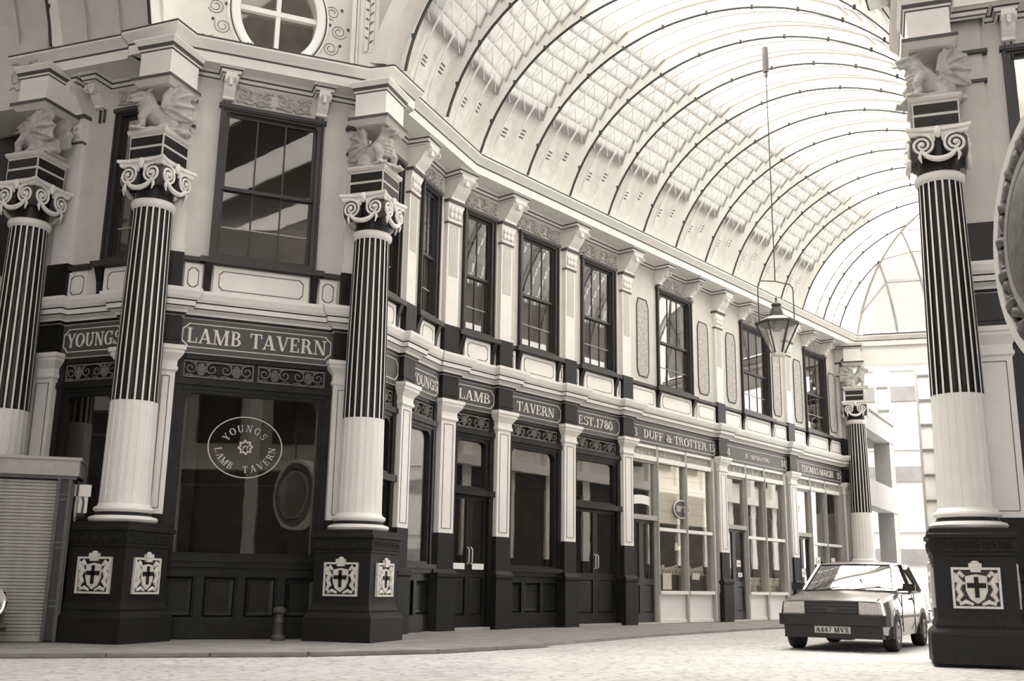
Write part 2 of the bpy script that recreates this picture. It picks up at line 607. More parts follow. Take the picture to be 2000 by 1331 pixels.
def border(x0, x1, z0, z1, y, w, cut, notch=True):
    """painted panel line with notched corners"""
    mb = MB()
    c = cut
    P = [(x0 + c, z0), (x1 - c, z0), (x1 - c * .55, z0 + c * .55), (x1, z0 + c), (x1, z1 - c), (x1 - c * .55, z1 - c * .55), (x1 - c, z1), (x0 + c, z1), (x0 + c * .55, z1 - c * .55), (x0, z1 - c), (x0, z0 + c), (x0 + c * .55, z0 + c * .55)]
    Q = []
    cx, cz = (x0 + x1) / 2, (z0 + z1) / 2
    for (x, z) in P:
        Q.append((x - w * (1 if x > cx else -1), z - w * (1 if z > cz else -1)))
    n = len(P)
    for i in range(n):
        j = (i + 1) % n
        mb.prism([P[i], P[j], Q[j], Q[i]], y - .006, y, 'y')
    return mb


def framebox(mb, x0, x1, z0, z1, wl, wb, y0, y1, m=0, wt=None):
    wt = wb if wt is None else wt
    mb.box(x0, x0 + wl, y0, y1, z0, z1, m)
    mb.box(x1 - wl, x1, y0, y1, z0, z1, m)
    mb.box(x0 + wl, x1 - wl, y0, y1, z0, z0 + wb, m)
    mb.box(x0 + wl, x1 - wl, y0, y1, z1 - wt, z1, m)
    return mb


def pane(parent, x0, x1, z0, z1, y, mt='glass', name='pane'):
    return part(name, MB().box(x0, x1, y, y + .012, z0, z1), mt, parent)


# ------------------------------------------------------------------ walls
def wall(name, fr, t0, t1, z0, z1, holes, label, y0=.12, y1=.5, mt='cream'):
    ts = sorted({t0, t1} | {h[0] for h in holes} | {h[1] for h in holes})
    zs = sorted({z0, z1} | {h[2] for h in holes} | {h[3] for h in holes})
    mb = MB()
    for i in range(len(ts) - 1):
        run = None
        for j in range(len(zs) - 1):
            c = ((ts[i] + ts[i + 1]) / 2, (zs[j] + zs[j + 1]) / 2)
            hole = any(h[0] < c[0] < h[1] and h[2] < c[1] < h[3] for h in holes)
            if not hole:
                run = [zs[j], zs[j + 1]] if run is None else [run[0], zs[j + 1]]
            if run and (hole or j == len(zs) - 2):
                mb.box(ts[i], ts[i + 1], y0, y1, run[0], run[1])
                run = None
    return solid(name, mb, mt, label, 'wall', fr)


ZW0, ZW1 = 7.08, 10.28          # upper windows
WIN = {  # upper window openings per facade
    'left': [(0.80, 2.1)],
    'chamfer': [(0.42, 2.50)],
    'facet': [(-1.25, -0.22), (0.78, 1.78)],
    'main': [(-1.36, -0.16), (0.85, 2.56), (3.66, 5.37), (7.71, 9.84), (13.3, 15.5), (18.56, 20.6)],
}
wall_left = wall('wall_left', LEFT, -1.1, 2.6, 5.2, 11.2, [(a, b, ZW0, ZW1) for a, b in WIN['left']], 'cream upper wall of the tavern above the roller shutter kiosk')
wall_front = wall('wall_front', CHAMFER, -0.35, 3.32, 5.2, 11.2, [(a, b, ZW0, ZW1) for a, b in WIN['chamfer']], 'cream upper wall of the angled tavern corner')
wall_facet = wall('wall_facet', FACET, -1.75, 2.1, 5.2, 11.2, [(a, b, ZW0, ZW1) for a, b in WIN['facet']], 'short cream upper wall turning from the corner into the avenue')
wall_avenue = wall('wall_avenue', MAIN, -2.1, 22.35, 5.2, 11.2, [(a, b, ZW0, ZW1) for a, b in WIN['main']], 'long cream upper wall lining the market avenue')


def backing(name, fr, t0, t1, mt, label, d=2.2, z1=11.1):
    mb = MB()
    mb.box(t0, t1, d, d + .1, 0, z1)
    mb.box(t0, t1, .5, d, 5.4, 5.5)
    mb.box(t0, t1, .5, d, z1 - .1, z1)
    mb.box(t0 - .08, t0, .5, d, 0, z1)
    mb.box(t1, t1 + .08, .5, d, 0, z1)
    mb.box(t0, t1, .5, d, 0.0, 0.06)
    return solid(name, mb, mt, label, 'wall', fr)


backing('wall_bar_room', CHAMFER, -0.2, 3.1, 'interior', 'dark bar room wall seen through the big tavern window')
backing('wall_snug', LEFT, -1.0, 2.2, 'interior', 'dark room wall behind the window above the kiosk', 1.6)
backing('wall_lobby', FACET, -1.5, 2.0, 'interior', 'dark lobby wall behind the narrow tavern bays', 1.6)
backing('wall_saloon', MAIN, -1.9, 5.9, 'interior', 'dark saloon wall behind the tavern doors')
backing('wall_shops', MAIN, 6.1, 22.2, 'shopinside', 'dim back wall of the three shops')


# ------------------------------------------------------------------ ground floor pilasters
def pilaster(fr, t, label, w=.52, low=2.18, group='ground floor pilasters'):
    r = thing('pilaster', label, 'pilaster', fr, t, 0, 0, group)
    def plinth():
        mb = MB()
        mb.box(-.05, w + .05, -.07, .3, -.02, 1.16)
        mb.rings([[(-a, -b, z), (w + a, -b, z), (w + a, .3, z), (-a, .3, z)] for a, b, z in ((.05, .07, 1.16), (.08, .10, 1.20), (.08, .10, 1.27), (.02, .02, 1.36))])
        mb.box(0, w, 0, .3, 1.36, low)
        return mb
    put('plinth', cached(('plinth', w, low), plinth, 'granite'), r)
    put('shaft', cached(('shaft', w, low), lambda: MB().box(.01, w - .01, .01, .3, low, 4.93), 'white'), r)
    def cap():
        return MB().rings([[(-a, -a, z), (w + a, -a, z), (w + a, .3, z), (-a, .3, z)] for a, z in ((.0, 4.80), (.03, 4.83), (.03, 4.88), (.01, 4.90), (.01, 5.0), (.05, 5.06), (.11, 5.14), (.11, 5.19), (.14, 5.21), (.14, 5.29), (.0, 5.29))])
    put('capital', cached(('cap', w), cap, 'white'), r)
    put('panel_line', cached(('pline', w, low), lambda: framebox(MB(), .10, w - .10, low + .1, 4.72, .012, .012, .002, .011), 'line'), r)
    return r


pilaster(LEFT, -.52, 'white pilaster beside the outermost fluted column, above the shuttered kiosk')
pilaster(LEFT, 1.54, 'white pilaster half hidden by the fluted column nearest the kiosk')
pilaster(CHAMFER, -.34, 'white pilaster at the kiosk side of the tavern corner window', w=.34)
pilaster(CHAMFER, 2.97, 'white pilaster at the avenue side of the tavern corner window', w=.34)
MAIN_POSTS = [-2.05, 0.0, 2.79, 5.63, 11.33, 16.72, 21.77]
pilaster(FACET, 0.0, 'white pilaster with dark plinth just past the corner column')
for t, lb in zip(MAIN_POSTS, ('between the partly hidden YOUNGS sign and the LAMB sign', 'between the LAMB and TAVERN signs', 'between the TAVERN and EST.1780 signs',
                              'between the last tavern door and the white blind shop', 'between the white blind shop and shop number 14',
                              'between shops 14 and 15', 'at the far end of the avenue shops')):
    pilaster(MAIN, t, 'white pilaster with dark plinth ' + lb)

# dark frieze blocks over the pilasters and the moulding that breaks round them
ENT = [(-.10, 5.86, 0), (.03, 5.88, 1), (.05, 5.93, 0), (.07, 5.97, 0), (.17, 6.02, 1), (.18, 6.04, 0), (.19, 6.13, 1), (.21, 6.15, 0), (.25, 6.20, 0), (.29, 6.30, 0), (.29, 6.36, 0), (-.2, 6.40, 0)]


def posts_path(fr, posts, t0, t1, out=.03, back=-.12):
    P = [fr.pt(t0, back)]
    for t, w in posts:
        P += [fr.pt(t - .04, back), fr.pt(t - .04, out), fr.pt(t + w + .04, out), fr.pt(t + w + .04, back)]
    P.append(fr.pt(t1, back))
    return P


def entablature(n, fr, posts, t0, t1, label):
    tr = tag(put('trim_%d' % n, None), label, 'moulding', kind='structure')
    part('moulding', MB().sweep(posts_path(fr, posts, t0, t1), ENT), ['white', 'dark'], tr)
    for t, w in posts:
        part('frieze_block', MB().box(t - .02, t + w + .02, -.02, .3, 5.29, 5.88).box(t - .03, t + w + .03, -.04, .2, 5.40, 5.43), 'dark', tr, loc=fr.loc(0), rot=(0, 0, fr.rot))
    return tr


entablature(1, LEFT, [(-.52, .52), (1.54, .52)], -1.1, 2.6, 'white moulding over the short YOUNGS sign beside the kiosk')
entablature(2, CHAMFER, [(-.34, .34), (2.97, .34)], -.4, 3.35, 'white moulding over the LAMB TAVERN corner sign')
_pf = posts_path(FACET, [(0, .52)], -1.75, 1.9) + posts_path(MAIN, [(t, .52) for t in MAIN_POSTS], -2.3, 22.4)[1:]
_tr3 = tag(put('trim_3', None), 'white moulding running above all the avenue shop signs', 'moulding', kind='structure')
part('moulding', MB().sweep(_pf, ENT), ['white', 'dark'], _tr3)
for fr, t in [(FACET, 0.0)] + [(MAIN, t) for t in MAIN_POSTS]:
    part('frieze_block', MB().box(-.02, .54, -.02, .3, 5.29, 5.88).box(-.03, .55, -.04, .2, 5.40, 5.43), 'dark', _tr3, loc=fr.loc(t), rot=(0, 0, fr.rot))


# ------------------------------------------------------------------ signs
def sign(fr, a, b, words, label, h=.30, pad=.12, spread=None):
    r = thing('fascia_sign', label, 'sign', fr, a, 0, 0, 'fascia signs')
    w = b - a
    part('board', MB().box(0, w, .10, .3, 5.22, 5.86), 'signboard', r)
    part('border_line', border(.06, w - .06, 5.31, 5.78, .10, .018, .11), 'gold', r)
    for s, x0, x1, hh, z in words:
        letters(r, s, x0 * w, x1 * w, z, hh, .10, 'gold')
    return r


sign(LEFT, 0, 1.54, [('YOUNGS', .10, .96, .27, 5.41)], 'dark fascia sign lettered YOUNGS above the kiosk, cut by the fluted column')
sign(CHAMFER, 0, 2.97, [('LAMB TAVERN', .05, .95, .29, 5.40)], 'wide dark fascia sign lettered LAMB TAVERN')
sign(FACET, -1.6, 0, [], 'dark blank fascia sign squeezed behind the corner column')
sign(FACET, .52, 2.08, [('YOUNGS', .06, .92, .25, 5.42)], 'narrow fascia sign lettered YOUNGS in the turning bay, first letter hidden')
sign(MAIN, -1.53, 0, [('LAMB', .10, .86, .25, 5.42)], 'dark fascia sign lettered LAMB over the first avenue door')
sign(MAIN, .52, 2.79, [('TAVERN', .14, .84, .25, 5.42)], 'dark fascia sign lettered TAVERN')
sign(MAIN, 3.31, 5.63, [('EST.1780', .10, .82, .25, 5.42)], 'dark fascia sign lettered EST.1780')
sign(MAIN, 6.15, 11.33, [('13', .00, .07, .26, 5.42), ('DUFF & TROTTER', .14, .87, .25, 5.42), ('13', .905, .97, .26, 5.42)], 'long fascia sign lettered 13 DUFF & TROTTER 13')
sign(MAIN, 11.85, 16.72, [('14', .01, .09, .26, 5.42), ('INCORPORATING', .31, .69, .15, 5.46), ('14', .89, .97, .26, 5.42)], 'long fascia sign with small lettering between two 14 numbers')
sign(MAIN, 17.24, 21.77, [('15', .01, .09, .26, 5.42), ('THOMAS MARSH', .15, .80, .25, 5.42), ('15', .89, .97, .26, 5.42)], 'farthest fascia sign, numbered 15 at both ends')


# ------------------------------------------------------------------ ground floor windows and doors
COUNT = {'w': 0, 'd': 0}


def nwin():
    COUNT['w'] += 1
    return 'window_%d' % COUNT['w']


def ndoor():
    COUNT['d'] += 1
    return 'door_%d' % COUNT['d']


def transom_ornament(r, w, z0, z1, y, split=1, mt='grille'):
    part('ornament_backing', MB().box(.06, w - .06, y + .05, y + .08, z0 - .02, z1 + .02), 'dark' if mt == 'grille' else 'shopframe', r)
    for k in range(split):
        x0, x1 = .1 + (w - .2) * k / split + .04, .1 + (w - .2) * (k + 1) / split - .04
        g = part('ornament_grille', framebox(scrollwork(x1 - x0, z1 - z0, .016), 0, x1 - x0, 0, z1 - z0, .025, .03, -.01, .02), mt, r, True, loc=(x0, y, z0))


def riser(r, w, n, z0=0.0, z1=1.30, mt='dark'):
    part('stall_riser', MB().box(0, w, .24, .34, z0, z1), mt, r)
    mb = framebox(MB(), 0, w, z0, z1, .10, .36, .16, .24, wt=.16)
    for i in range(1, n):
        x = w * i / n
        mb.box(x - .07, x + .07, .16, .24, z0 + .36, z1 - .16)
    part('riser_frame', mb, mt, r)
    for i in range(n):
        x0, x1 = w * i / n + .10, w * (i + 1) / n - .10
        q = MB().rings([[(x0 + a, y, z0 + .38 + a), (x1 - a, y, z0 + .38 + a), (x1 - a, y, z1 - .18 - a), (x0 + a, y, z1 - .18 - a)] for a, y in ((0, .24), (.03, .21), (.09, .225))])
        part('riser_panel', q, mt, r)


def curved_head(mb, x0, x1, z1, y0, y1, rad):
    """fill the two upper corners of a light with concave spandrels"""
    for sx, xe in ((1, x0), (-1, x1)):
        c = (xe + sx * rad, z1 - rad)
        poly = [(xe, z1)] + [(c[0] - sx * rad * cos(a), c[1] + rad * sin(a)) for a in [pi / 2 * i / 8 for i in range(8, -1, -1)]]
        mb.prism(poly, y0, y1, 'y')


def tavern_window(fr, a, b, label, panels=3, split=1):
    w = b - a
    r = thing(nwin(), label, 'window', fr, a, 0, 0, None, 'structure')
    mb = MB()
    mb.box(0, .14, .12, .32, 1.30, 5.24).box(w - .14, w, .12, .32, 1.30, 5.24)
    mb.box(.14, w - .14, .14, .3, 5.10, 5.24)
    mb.box(0, w, .08, .3, 4.60, 4.72)
    mb.box(.02, w - .02, .13, .3, 4.52, 4.60)
    framebox(mb, .14, w - .14, 1.46, 4.52, .09, .06, .16, .3)
    curved_head(mb, .23, w - .23, 4.46, .16, .28, .20)
    part('frame', mb, 'dark', r)
    part('sill', MB().box(-.02, w + .02, .02, .34, 1.36, 1.46).box(0, w, .08, .34, 1.26, 1.36), 'dark', r)
    pane(r, .2, w - .2, 1.5, 4.5, .24)
    transom_ornament(r, w, 4.75, 5.08, .17, split)
    riser(r, w, panels, 0, 1.26)
    return r


def leaf(r, x0, x1, z0, z1, mid, mt, curved=False):
    d = part('door_leaf', framebox(framebox(MB(), x0, x1, mid, z1, .10, .08, .2, .28), x0, x1, z0, mid, .10, .26, .2, .28, wt=.10), mt, r)
    if curved:
        mb = MB()
        curved_head(mb, x0 + .1, x1 - .1, z1 - .08, .21, .27, min(.14, (x1 - x0) / 2 - .11))
        part('arched_head', mb, mt, d)
    part('pane', MB().box(x0 + .08, x1 - .08, .235, .247, mid + .06, z1 - .06), 'glass', d)
    part('kick_panel', MB().rings([[(x0 + .1 + a, y, z0 + .26 + a), (x1 - .1 - a, y, z0 + .26 + a), (x1 - .1 - a, y, mid - .1 - a), (x0 + .1 + a, y, mid - .1 - a)] for a, y in ((0, .27), (.0, .24), (.05, .22))]), mt, d)
    return d


def tavern_door(fr, a, b, label, notices=False, split=1):
    w = b - a
    r = thing(ndoor(), label, 'door', fr, a, 0, 0, None, 'structure')
    mb = MB()
    mb.box(0, .15, .12, .34, 0, 5.24).box(w - .15, w, .12, .34, 0, 5.24)
    mb.box(.15, w - .15, .14, .3, 5.10, 5.24)
    mb.box(0, w, .08, .3, 4.60, 4.72)
    mb.box(.02, w - .02, .13, .3, 4.52, 4.60)
    mb.box(0, w, .05, .3, 3.13, 3.27)
    framebox(mb, .15, w - .15, 3.27, 4.52, .09, .07, .16, .3)
    curved_head(mb, .24, w - .24, 4.45, .16, .28, .16)
    part('frame', mb, 'dark', r)
    pane(r, .2, w - .2, 3.3, 4.5, .24, name='fanlight_pane')
    part('threshold', MB().box(.1, w - .1, .05, .3, -.01, .05), 'shopframe', r)
    transom_ornament(r, w, 4.75, 5.08, .17, split)
    m = w / 2
    for x0, x1, s in ((.15, m - .005, -1), (m + .005, w - .15, 1)):
        d = leaf(r, x0, x1, .06, 3.12, 1.30, 'dark')
        part('handle', MB().tube([(m + s * .06, .19, 1.5), (m + s * .06, .13, 1.55), (m + s * .06, .13, 1.85), (m + s * .06, .19, 1.9)], .014, 6), 'gold', d)
    return r


def shop_front(fr, a, b, m1, m2, m3, label, dlabel):
    w = b - a
    r = thing(nwin(), label, 'shop window', fr, a, 0, 0, None, 'structure')
    for x in (.0, m1, m2, m3, w - .1):
        part('mullion', MB().box(x, x + .11, .10, .34, 0 if x > .2 else 2.2, 5.24).box(x + .03, x + .08, .07, .12, .9, 4.8), 'shopframe', r)
    mb = MB()
    for x0, x1 in ((.11, m1), (m1 + .11, m2), (m2 + .11, m3)):
        mb.box(x0, x1, .09, .3, 4.76, 4.90)
        mb.box(x0, x1, .10, .3, 5.14, 5.24)
    for x0, x1 in ((m1 + .11, m2), (m2 + .11, m3)):
        mb.box(x0, x1, .10, .3, 2.70, 2.80)
        mb.box(x0, x1, .06, .34, .84, .94)
    mb.box(m3 + .11, w - .1, .16, .3, 0, 5.24)
    part('rail', mb, 'white', r)
    for x0, x1 in ((.11, m1), (m1 + .11, m2), (m2 + .11, m3)):
        part('ornament_panel', scrollwork(x1 - x0, .24, .012, 2.2).xf(Matrix.Translation((x0, .17, 4.90))).box(x0, x1, .18, .24, 4.9, 5.14), 'relief', r)
    for x0, x1 in ((m1 + .11, m2), (m2 + .11, m3)):
        pane(r, x0, x1, .94, 2.70, .2)
        pane(r, x0, x1, 2.80, 4.76, .2)
        part('stall_riser', MB().box(x0, x1, .18, .3, 0, .84).box(x0, x1, .14, .3, 0, .1), 'white', r)
    dd = thing(ndoor(), dlabel, 'door', fr, a, 0, 0, None, 'structure')
    part('frame', MB().box(.11, m1, .08, .3, 2.98, 3.12).box(.11, .17, .14, .3, 0, 4.76).box(m1 - .06, m1, .14, .3, 0, 4.76).box(.17, m1 - .06, .14, .3, 4.68, 4.76), ['shopframe'], dd)
    pane(dd, .17, m1 - .06, 3.12, 4.68, .2, name='fanlight_pane')
    x0, x1 = .17, m1 - .06
    c = x0 + (x1 - x0) * .42
    for p, q in ((x0, c), (c + .01, x1)):
        leaf(dd, p, q, .04, 2.98, 1.2, 'brown', True)
    part('threshold', MB().box(.11, m1, .06, .3, -.01, .04), 'stone', dd)
    return r


tavern_window(LEFT, 0, 1.54, 'dark tavern window with rounded corners above the shutter kiosk', 2)
BIGWIN = tavern_window(CHAMFER, 0, 2.97, 'large dark plate glass tavern window bearing the oval emblem', 4, 2)
tavern_door(FACET, -1.6, 0, 'dark tavern door mostly hidden behind the corner column')
tavern_window(FACET, .52, 2.05, 'narrow tavern window in the turning bay beside the corner column', 2)
tavern_door(MAIN, -1.53, 0, 'dark double tavern door under the LAMB sign')
tavern_window(MAIN, .52, 2.79, 'dark tavern window over three panels under the TAVERN sign', 3)
tavern_door(MAIN, 3.31, 5.63, 'dark double tavern door under the EST.1780 sign')
shop_front(MAIN, 6.15, 11.33, 1.42, 3.12, 4.78, 'pale framed shop window with white blinds, under the 13 sign', 'narrow brown shop door beside the white blinds')
shop_front(MAIN, 11.85, 16.72, 1.45, 2.87, 4.42, 'pale framed shop window under the 14 sign', 'narrow brown shop door at number 14')
shop_front(MAIN, 17.24, 21.77, 1.32, 2.73, 4.15, 'pale framed shop window under the 15 sign, behind the car', 'narrow brown shop door at number 15 beyond the car mirror')

# oval emblem painted on the large window
emb = thing('window_emblem', 'oval painted emblem reading YOUNGS LAMB TAVERN on the corner window', 'emblem', CHAMFER, 1.40, -.225, 3.50)
part('oval_line', MB().rings([[((r + .0) * cos(2 * pi * i / 72) * .70, y, r * sin(2 * pi * i / 72) * .585) for i in range(72)] for r, y in ((1.0, -.004), (1.0, 0), (.968, 0), (.968, -.004), (1.0, -.004))], 0, False), 'glassline', emb)
arc_letters(emb, 'YOUNGS', 0, -.04, .43, .40, 148, 40, .13, 0, 'glassline')
arc_letters(emb, 'LAMB TAVERN', 0, -.02, .50, .40, 188, 358, .13, 0, 'glassline', False)
_st = []
for i in range(32):
    a = 2 * pi * i / 32
    _st.append((a, .145 if i % 4 in (0, 1) else .115))
part('emblem_star', MB().rings([[(k * q[1] * cos(q[0]), y, k * q[1] * sin(q[0])) for q in _st] for k, y in ((1, -.004), (1, 0), (.68, 0), (.68, -.004), (1, -.004))], 0, False), 'glassline', emb)
part('lamb_figure', MB().tube([(-.05, 0, -.01), (.0, 0, .02), (.04, 0, .0), (.05, 0, .04)], .014, 6).tube([(-.04, 0, -.01), (-.045, 0, -.06)], .008).tube([(.03, 0, 0), (.035, 0, -.06)], .008), 'glassline', emb)


# ------------------------------------------------------------------ upper storey
def sash_window(fr, a, b, label, cols=3, open_=0.0):
    w = b - a
    r = thing(nwin(), label, 'sash window', fr, a, 0, 0, None, 'structure')
    h0, h1, mid = ZW0, ZW1, 8.58
    mb = framebox(MB(), 0, w, h0, h1, .13, .10, .06, .3)
    framebox(mb, .0, w, h0, h1, .045, .06, .02, .1)
    mb.box(-.04, w + .04, .0, .2, h1 - .03, h1 + .05)
    part('frame', mb, 'brown', r)
    for nm, z0, z1, y, rows in (('upper_sash', mid - .02, h1 - .10, .15, 1), ('lower_sash', h0 + .10 + open_, mid + .05 + open_, .20, 2)):
        s = part(nm, framebox(MB(), .13, w - .13, z0, z1, .06, .07, y, y + .05), 'brown', r)
        x0, x1, p0, p1 = .19, w - .19, z0 + .07, z1 - .07
        for i in range(1, cols):
            x = x0 + (x1 - x0) * i / cols
            part('glazing_bar', MB().box(x - .014, x + .014, y + .005, y + .045, p0, p1), 'brown', s)
        for j in range(1, rows):
            z = p0 + (p1 - p0) * .42
            part('glazing_bar', MB().box(x0, x1, y + .005, y + .045, z - .012, z + .012), 'shopframe', s)
        zz = [p0, p1] if rows == 1 else [p0, p0 + (p1 - p0) * .42, p1]
        for i in range(cols):
            for j in range(rows):
                pane(s, x0 + (x1 - x0) * i / cols, x0 + (x1 - x0) * (i + 1) / cols, zz[j], zz[j + 1], y + .02)
    part('sill', MB().box(-.16, w + .16, -.06, .3, 6.98, 7.09), 'brown', r)
    for x in (-.06, w - .08):
        part('sill_bracket', MB().prism([(-.04, 6.98), (.16, 6.98), (.16, 6.40), (.10, 6.40), (.06, 6.70)], x, x + .14, 'x'), 'dark', r)
    ap = part('apron_panel', MB().box(.12, w - .12, .06, .2, 6.38, 6.94), 'white', r)
    part('panel_line', border(.22, w - .22, 6.47, 6.86, .06, .014, .07), 'line', ap)
    return r


def console(w, h0, h1, out, m=0):
    """scrolled bracket: profile in (y, z), y negative outwards"""
    prof = [(.12, h0), (-.10, h0)]
    for i in range(9):
        a = i / 8
        prof.append((-.10 - out * (.5 - .5 * cos(pi * a)) - .05 * sin(2 * pi * a), h0 + .06 + (h1 - h0 - .16) * a))
    prof += [(-.12 - out, h1), (.12, h1)]
    mb = MB().prism(prof, 0, w, 'x', m)
    for x in (.0, w):
        mb.tube([(x, y, z) for (_, y, z) in [(0, -.10 - out * .95 + .09 * cos(t) * (1 - t / 12), h1 - .16 + .09 * sin(t) * (1 - t / 12)) for t in [k * .7 for k in range(14)]]], .018, 5, m)
    mb.box(w * .36, w * .64, -.14 - out * .8, 0, h1 - .25, h1 - .08, m)
    return mb


def upper_pilaster(fr, t, label, w=.48, flute=True, small=False):
    r = thing('upper_pilaster', label, 'pilaster', fr, t, 0, 0, 'upper storey pilasters')
    put('base_block', cached(('ublock', w), lambda: MB().box(-.02, w + .02, -.02, .2, 6.38, 7.12), 'dark'), r)
    put('shaft', cached(('ushaft', w), lambda: MB().box(.02, w - .02, .02, .2, 7.12, 9.72), 'white'), r)
    if flute:
        def fl():
            mb = MB()
            for i in range(6):
                x = w * (.2 + .6 * i / 5)
                mb.tube([(x, .02, 8.36), (x, .02, 9.66)], .018, 6)
            return mb
        put('fluting', cached(('flute', w), fl, 'cream'), r)
    def cap():
        mb = MB().rings([[(-a, -a, z), (w + a, -a, z), (w + a, .2, z), (-a, .2, z)] for a, z in ((-.02, 9.72), (.02, 9.76), (.02, 9.80), (-.01, 9.82), (.0, 10.0), (.05, 10.18), (.05, 10.22))], 0)
        for i in range(3):
            for z in (9.86, 10.02):
                mb.ball((w * (.2 + .3 * i), -.02, z + .05), (.07, .05, .09), 8, 5)
        mb.box(-.08, w + .08, -.09, .2, 10.22, 10.29, 1)
        mb.box(-.01, w + .01, -.012, .2, 9.70, 9.73, 1)
        return mb
    put('capital', cached(('ucap', w), cap, ['white', 'line'], True), r)
    put('console', cached(('ucons', w), lambda: console(w, 10.29, 10.86, .34), 'white'), r)
    return r


def small_console(fr, t, label, w=.22):
    r = thing('console', label, 'bracket', fr, t, -.06, 0, 'small window consoles')
    put('scroll', cached(('scons', w), lambda: console(w, 10.40, 10.86, .26), 'white'), r)
    for x in (.04, w - .07):
        put('tail_line', cached(('tail', 1), lambda: MB().box(0, .025, .0, .05, 10.12, 10.40), 'line'), r, (x, 0, 0))
    return r


def frieze(fr, a, b, label):
    r = thing('frieze_relief', label, 'relief', fr, a, -.1, 10.42, 'carved frieze panels over the windows')
    w = b - a
    part('scroll_relief', scrollwork(w, .34, .03, 2.2), 'relief', r, True)
    return r


def wall_panel(t0, t1, label):
    r = put('painted_panel', None, wall_avenue, (t0, .115, 0))
    r['label'] = label
    w = t1 - t0
    c = .10
    P = [(c, 7.3), (w - c, 7.3), (w - c * .4, 7.42), (w, 7.52), (w, 9.5), (w - c * .4, 9.6), (w - c, 9.74), (c, 9.74), (c * .4, 9.6), (0, 9.5), (0, 7.52), (c * .4, 7.42)]
    part('ornament_field', MB().prism(P, -.01, 0, 'y'), 'relief', r)
    mb = MB()
    for i in range(len(P)):
        p, q = P[i], P[(i + 1) % len(P)]
        mb.tube([(p[0], -.01, p[1]), (q[0], -.01, q[1])], .02, 5)
    part('outline', mb, 'line', r)
    return r


def apron(fr, a, b, parent, z0=6.38, z1=6.94):
    p = part('apron_panel', MB().box(a, b, .06, .14, z0, z1), 'white', parent)
    part('panel_line', border(a + .06, b - .06, z0 + .09, z1 - .08, .06, .014, .06), 'line', p)
    part('dado_rail', MB().box(a - .05, b + .05, .0, .14, 6.98, 7.07), 'brown', parent)


UPL = {'left': 'at the kiosk end of the tavern, half hidden by a fluted column', 'r': 'x'}
sash_window(LEFT, *WIN['left'][0], 'dark sash window behind the winged statue nearest the kiosk')
sash_window(CHAMFER, *WIN['chamfer'][0], 'wide dark sash window above the LAMB TAVERN sign')
sash_window(FACET, *WIN['facet'][0], 'sliver of sash window hidden behind the corner column')
sash_window(FACET, *WIN['facet'][1], 'narrow sash window in the turning bay, its lower panes lit', 2)
for (a, b), lb, cl in zip(WIN['main'], ('above the LAMB sign', 'above the TAVERN sign', 'above the EST.1780 sign', 'above the 13 sign, reflecting bright sky', 'above the 14 sign behind the hanging lantern', 'farthest along the avenue above the 15 sign'), (2, 3, 3, 3, 3, 3)):
    sash_window(MAIN, a, b, 'dark sash window ' + lb, cl)
upper_pilaster(LEFT, -.45, 'upper pilaster behind the outermost column statue above the kiosk', flute=False)
upper_pilaster(FACET, .02, 'upper pilaster next to the corner column statue')
for t, lb in zip(MAIN_POSTS, ('at the bend of the avenue wall', 'between the windows over LAMB and TAVERN', 'between the windows over TAVERN and EST.1780', 'between the tavern and the first painted panel',
                              'between the 13 and 14 shop bays', 'behind the lantern between the 14 and 15 shop bays', 'at the far end of the avenue wall')):
    upper_pilaster(MAIN, t + .02, 'white upper pilaster with scrolled bracket ' + lb)
for (t0, t1), lb in zip(((6.59, 7.24), (10.29, 10.98), (12.24, 12.91), (15.8, 16.45), (17.62, 18.3), (20.9, 21.6)),
                        ('just past the last tavern window', 'after the sky reflecting window', 'before the window behind the lantern', 'directly below the hanging lantern', 'beside the farthest window', 'last one at the far end')):
    wall_panel(t0, t1, 'tall notched painted panel ' + lb)
for (a, b), lb in zip(WIN['main'][3:], ('thirteen', 'fourteen', 'fifteen')):
    small_console(MAIN, a - .02, 'small scrolled bracket at the near edge of the window over sign number ' + lb)
    small_console(MAIN, b - .2, 'small scrolled bracket at the far edge of the window over sign number ' + lb)
small_console(CHAMFER, .42, 'small scrolled bracket over the kiosk side of the corner window')
small_console(CHAMFER, 2.30, 'small scrolled bracket over the avenue side of the corner window')
small_console(LEFT, 0.3, 'small rounded bracket above the pilaster over the kiosk')
frieze(LEFT, .75, 2.1, 'carved scroll frieze above the window near the kiosk')
frieze(CHAMFER, .68, 2.26, 'carved scroll frieze above the wide corner window')
frieze(FACET, .6, 1.95, 'carved scroll frieze in the turning bay')
for (a, b), lb in zip(((-1.45, -.05), (.62, 2.7), (3.4, 5.55), (8.0, 9.55), (13.6, 15.2), (18.85, 20.3)), ('LAMB', 'TAVERN', 'EST.1780', 'number thirteen', 'number fourteen', 'number fifteen')):
    frieze(MAIN, a, b, 'carved scroll frieze over the window above the %s sign' % lb)
# white apron panels between sills and pilaster blocks, parts of their wall
apron(CHAMFER, .0, .33, wall_front)
apron(CHAMFER, 2.60, 2.95, wall_front)
apron(LEFT, .05, .5, wall_left)
for a, b in ((.5, .72), (2.62, 2.77), (3.3, 3.52), (5.42, 5.6), (6.15, 7.5), (10.1, 11.28), (11.85, 13.1), (15.7, 16.68), (17.24, 18.35), (20.75, 21.72)):
    apron(MAIN, a, b, wall_avenue)
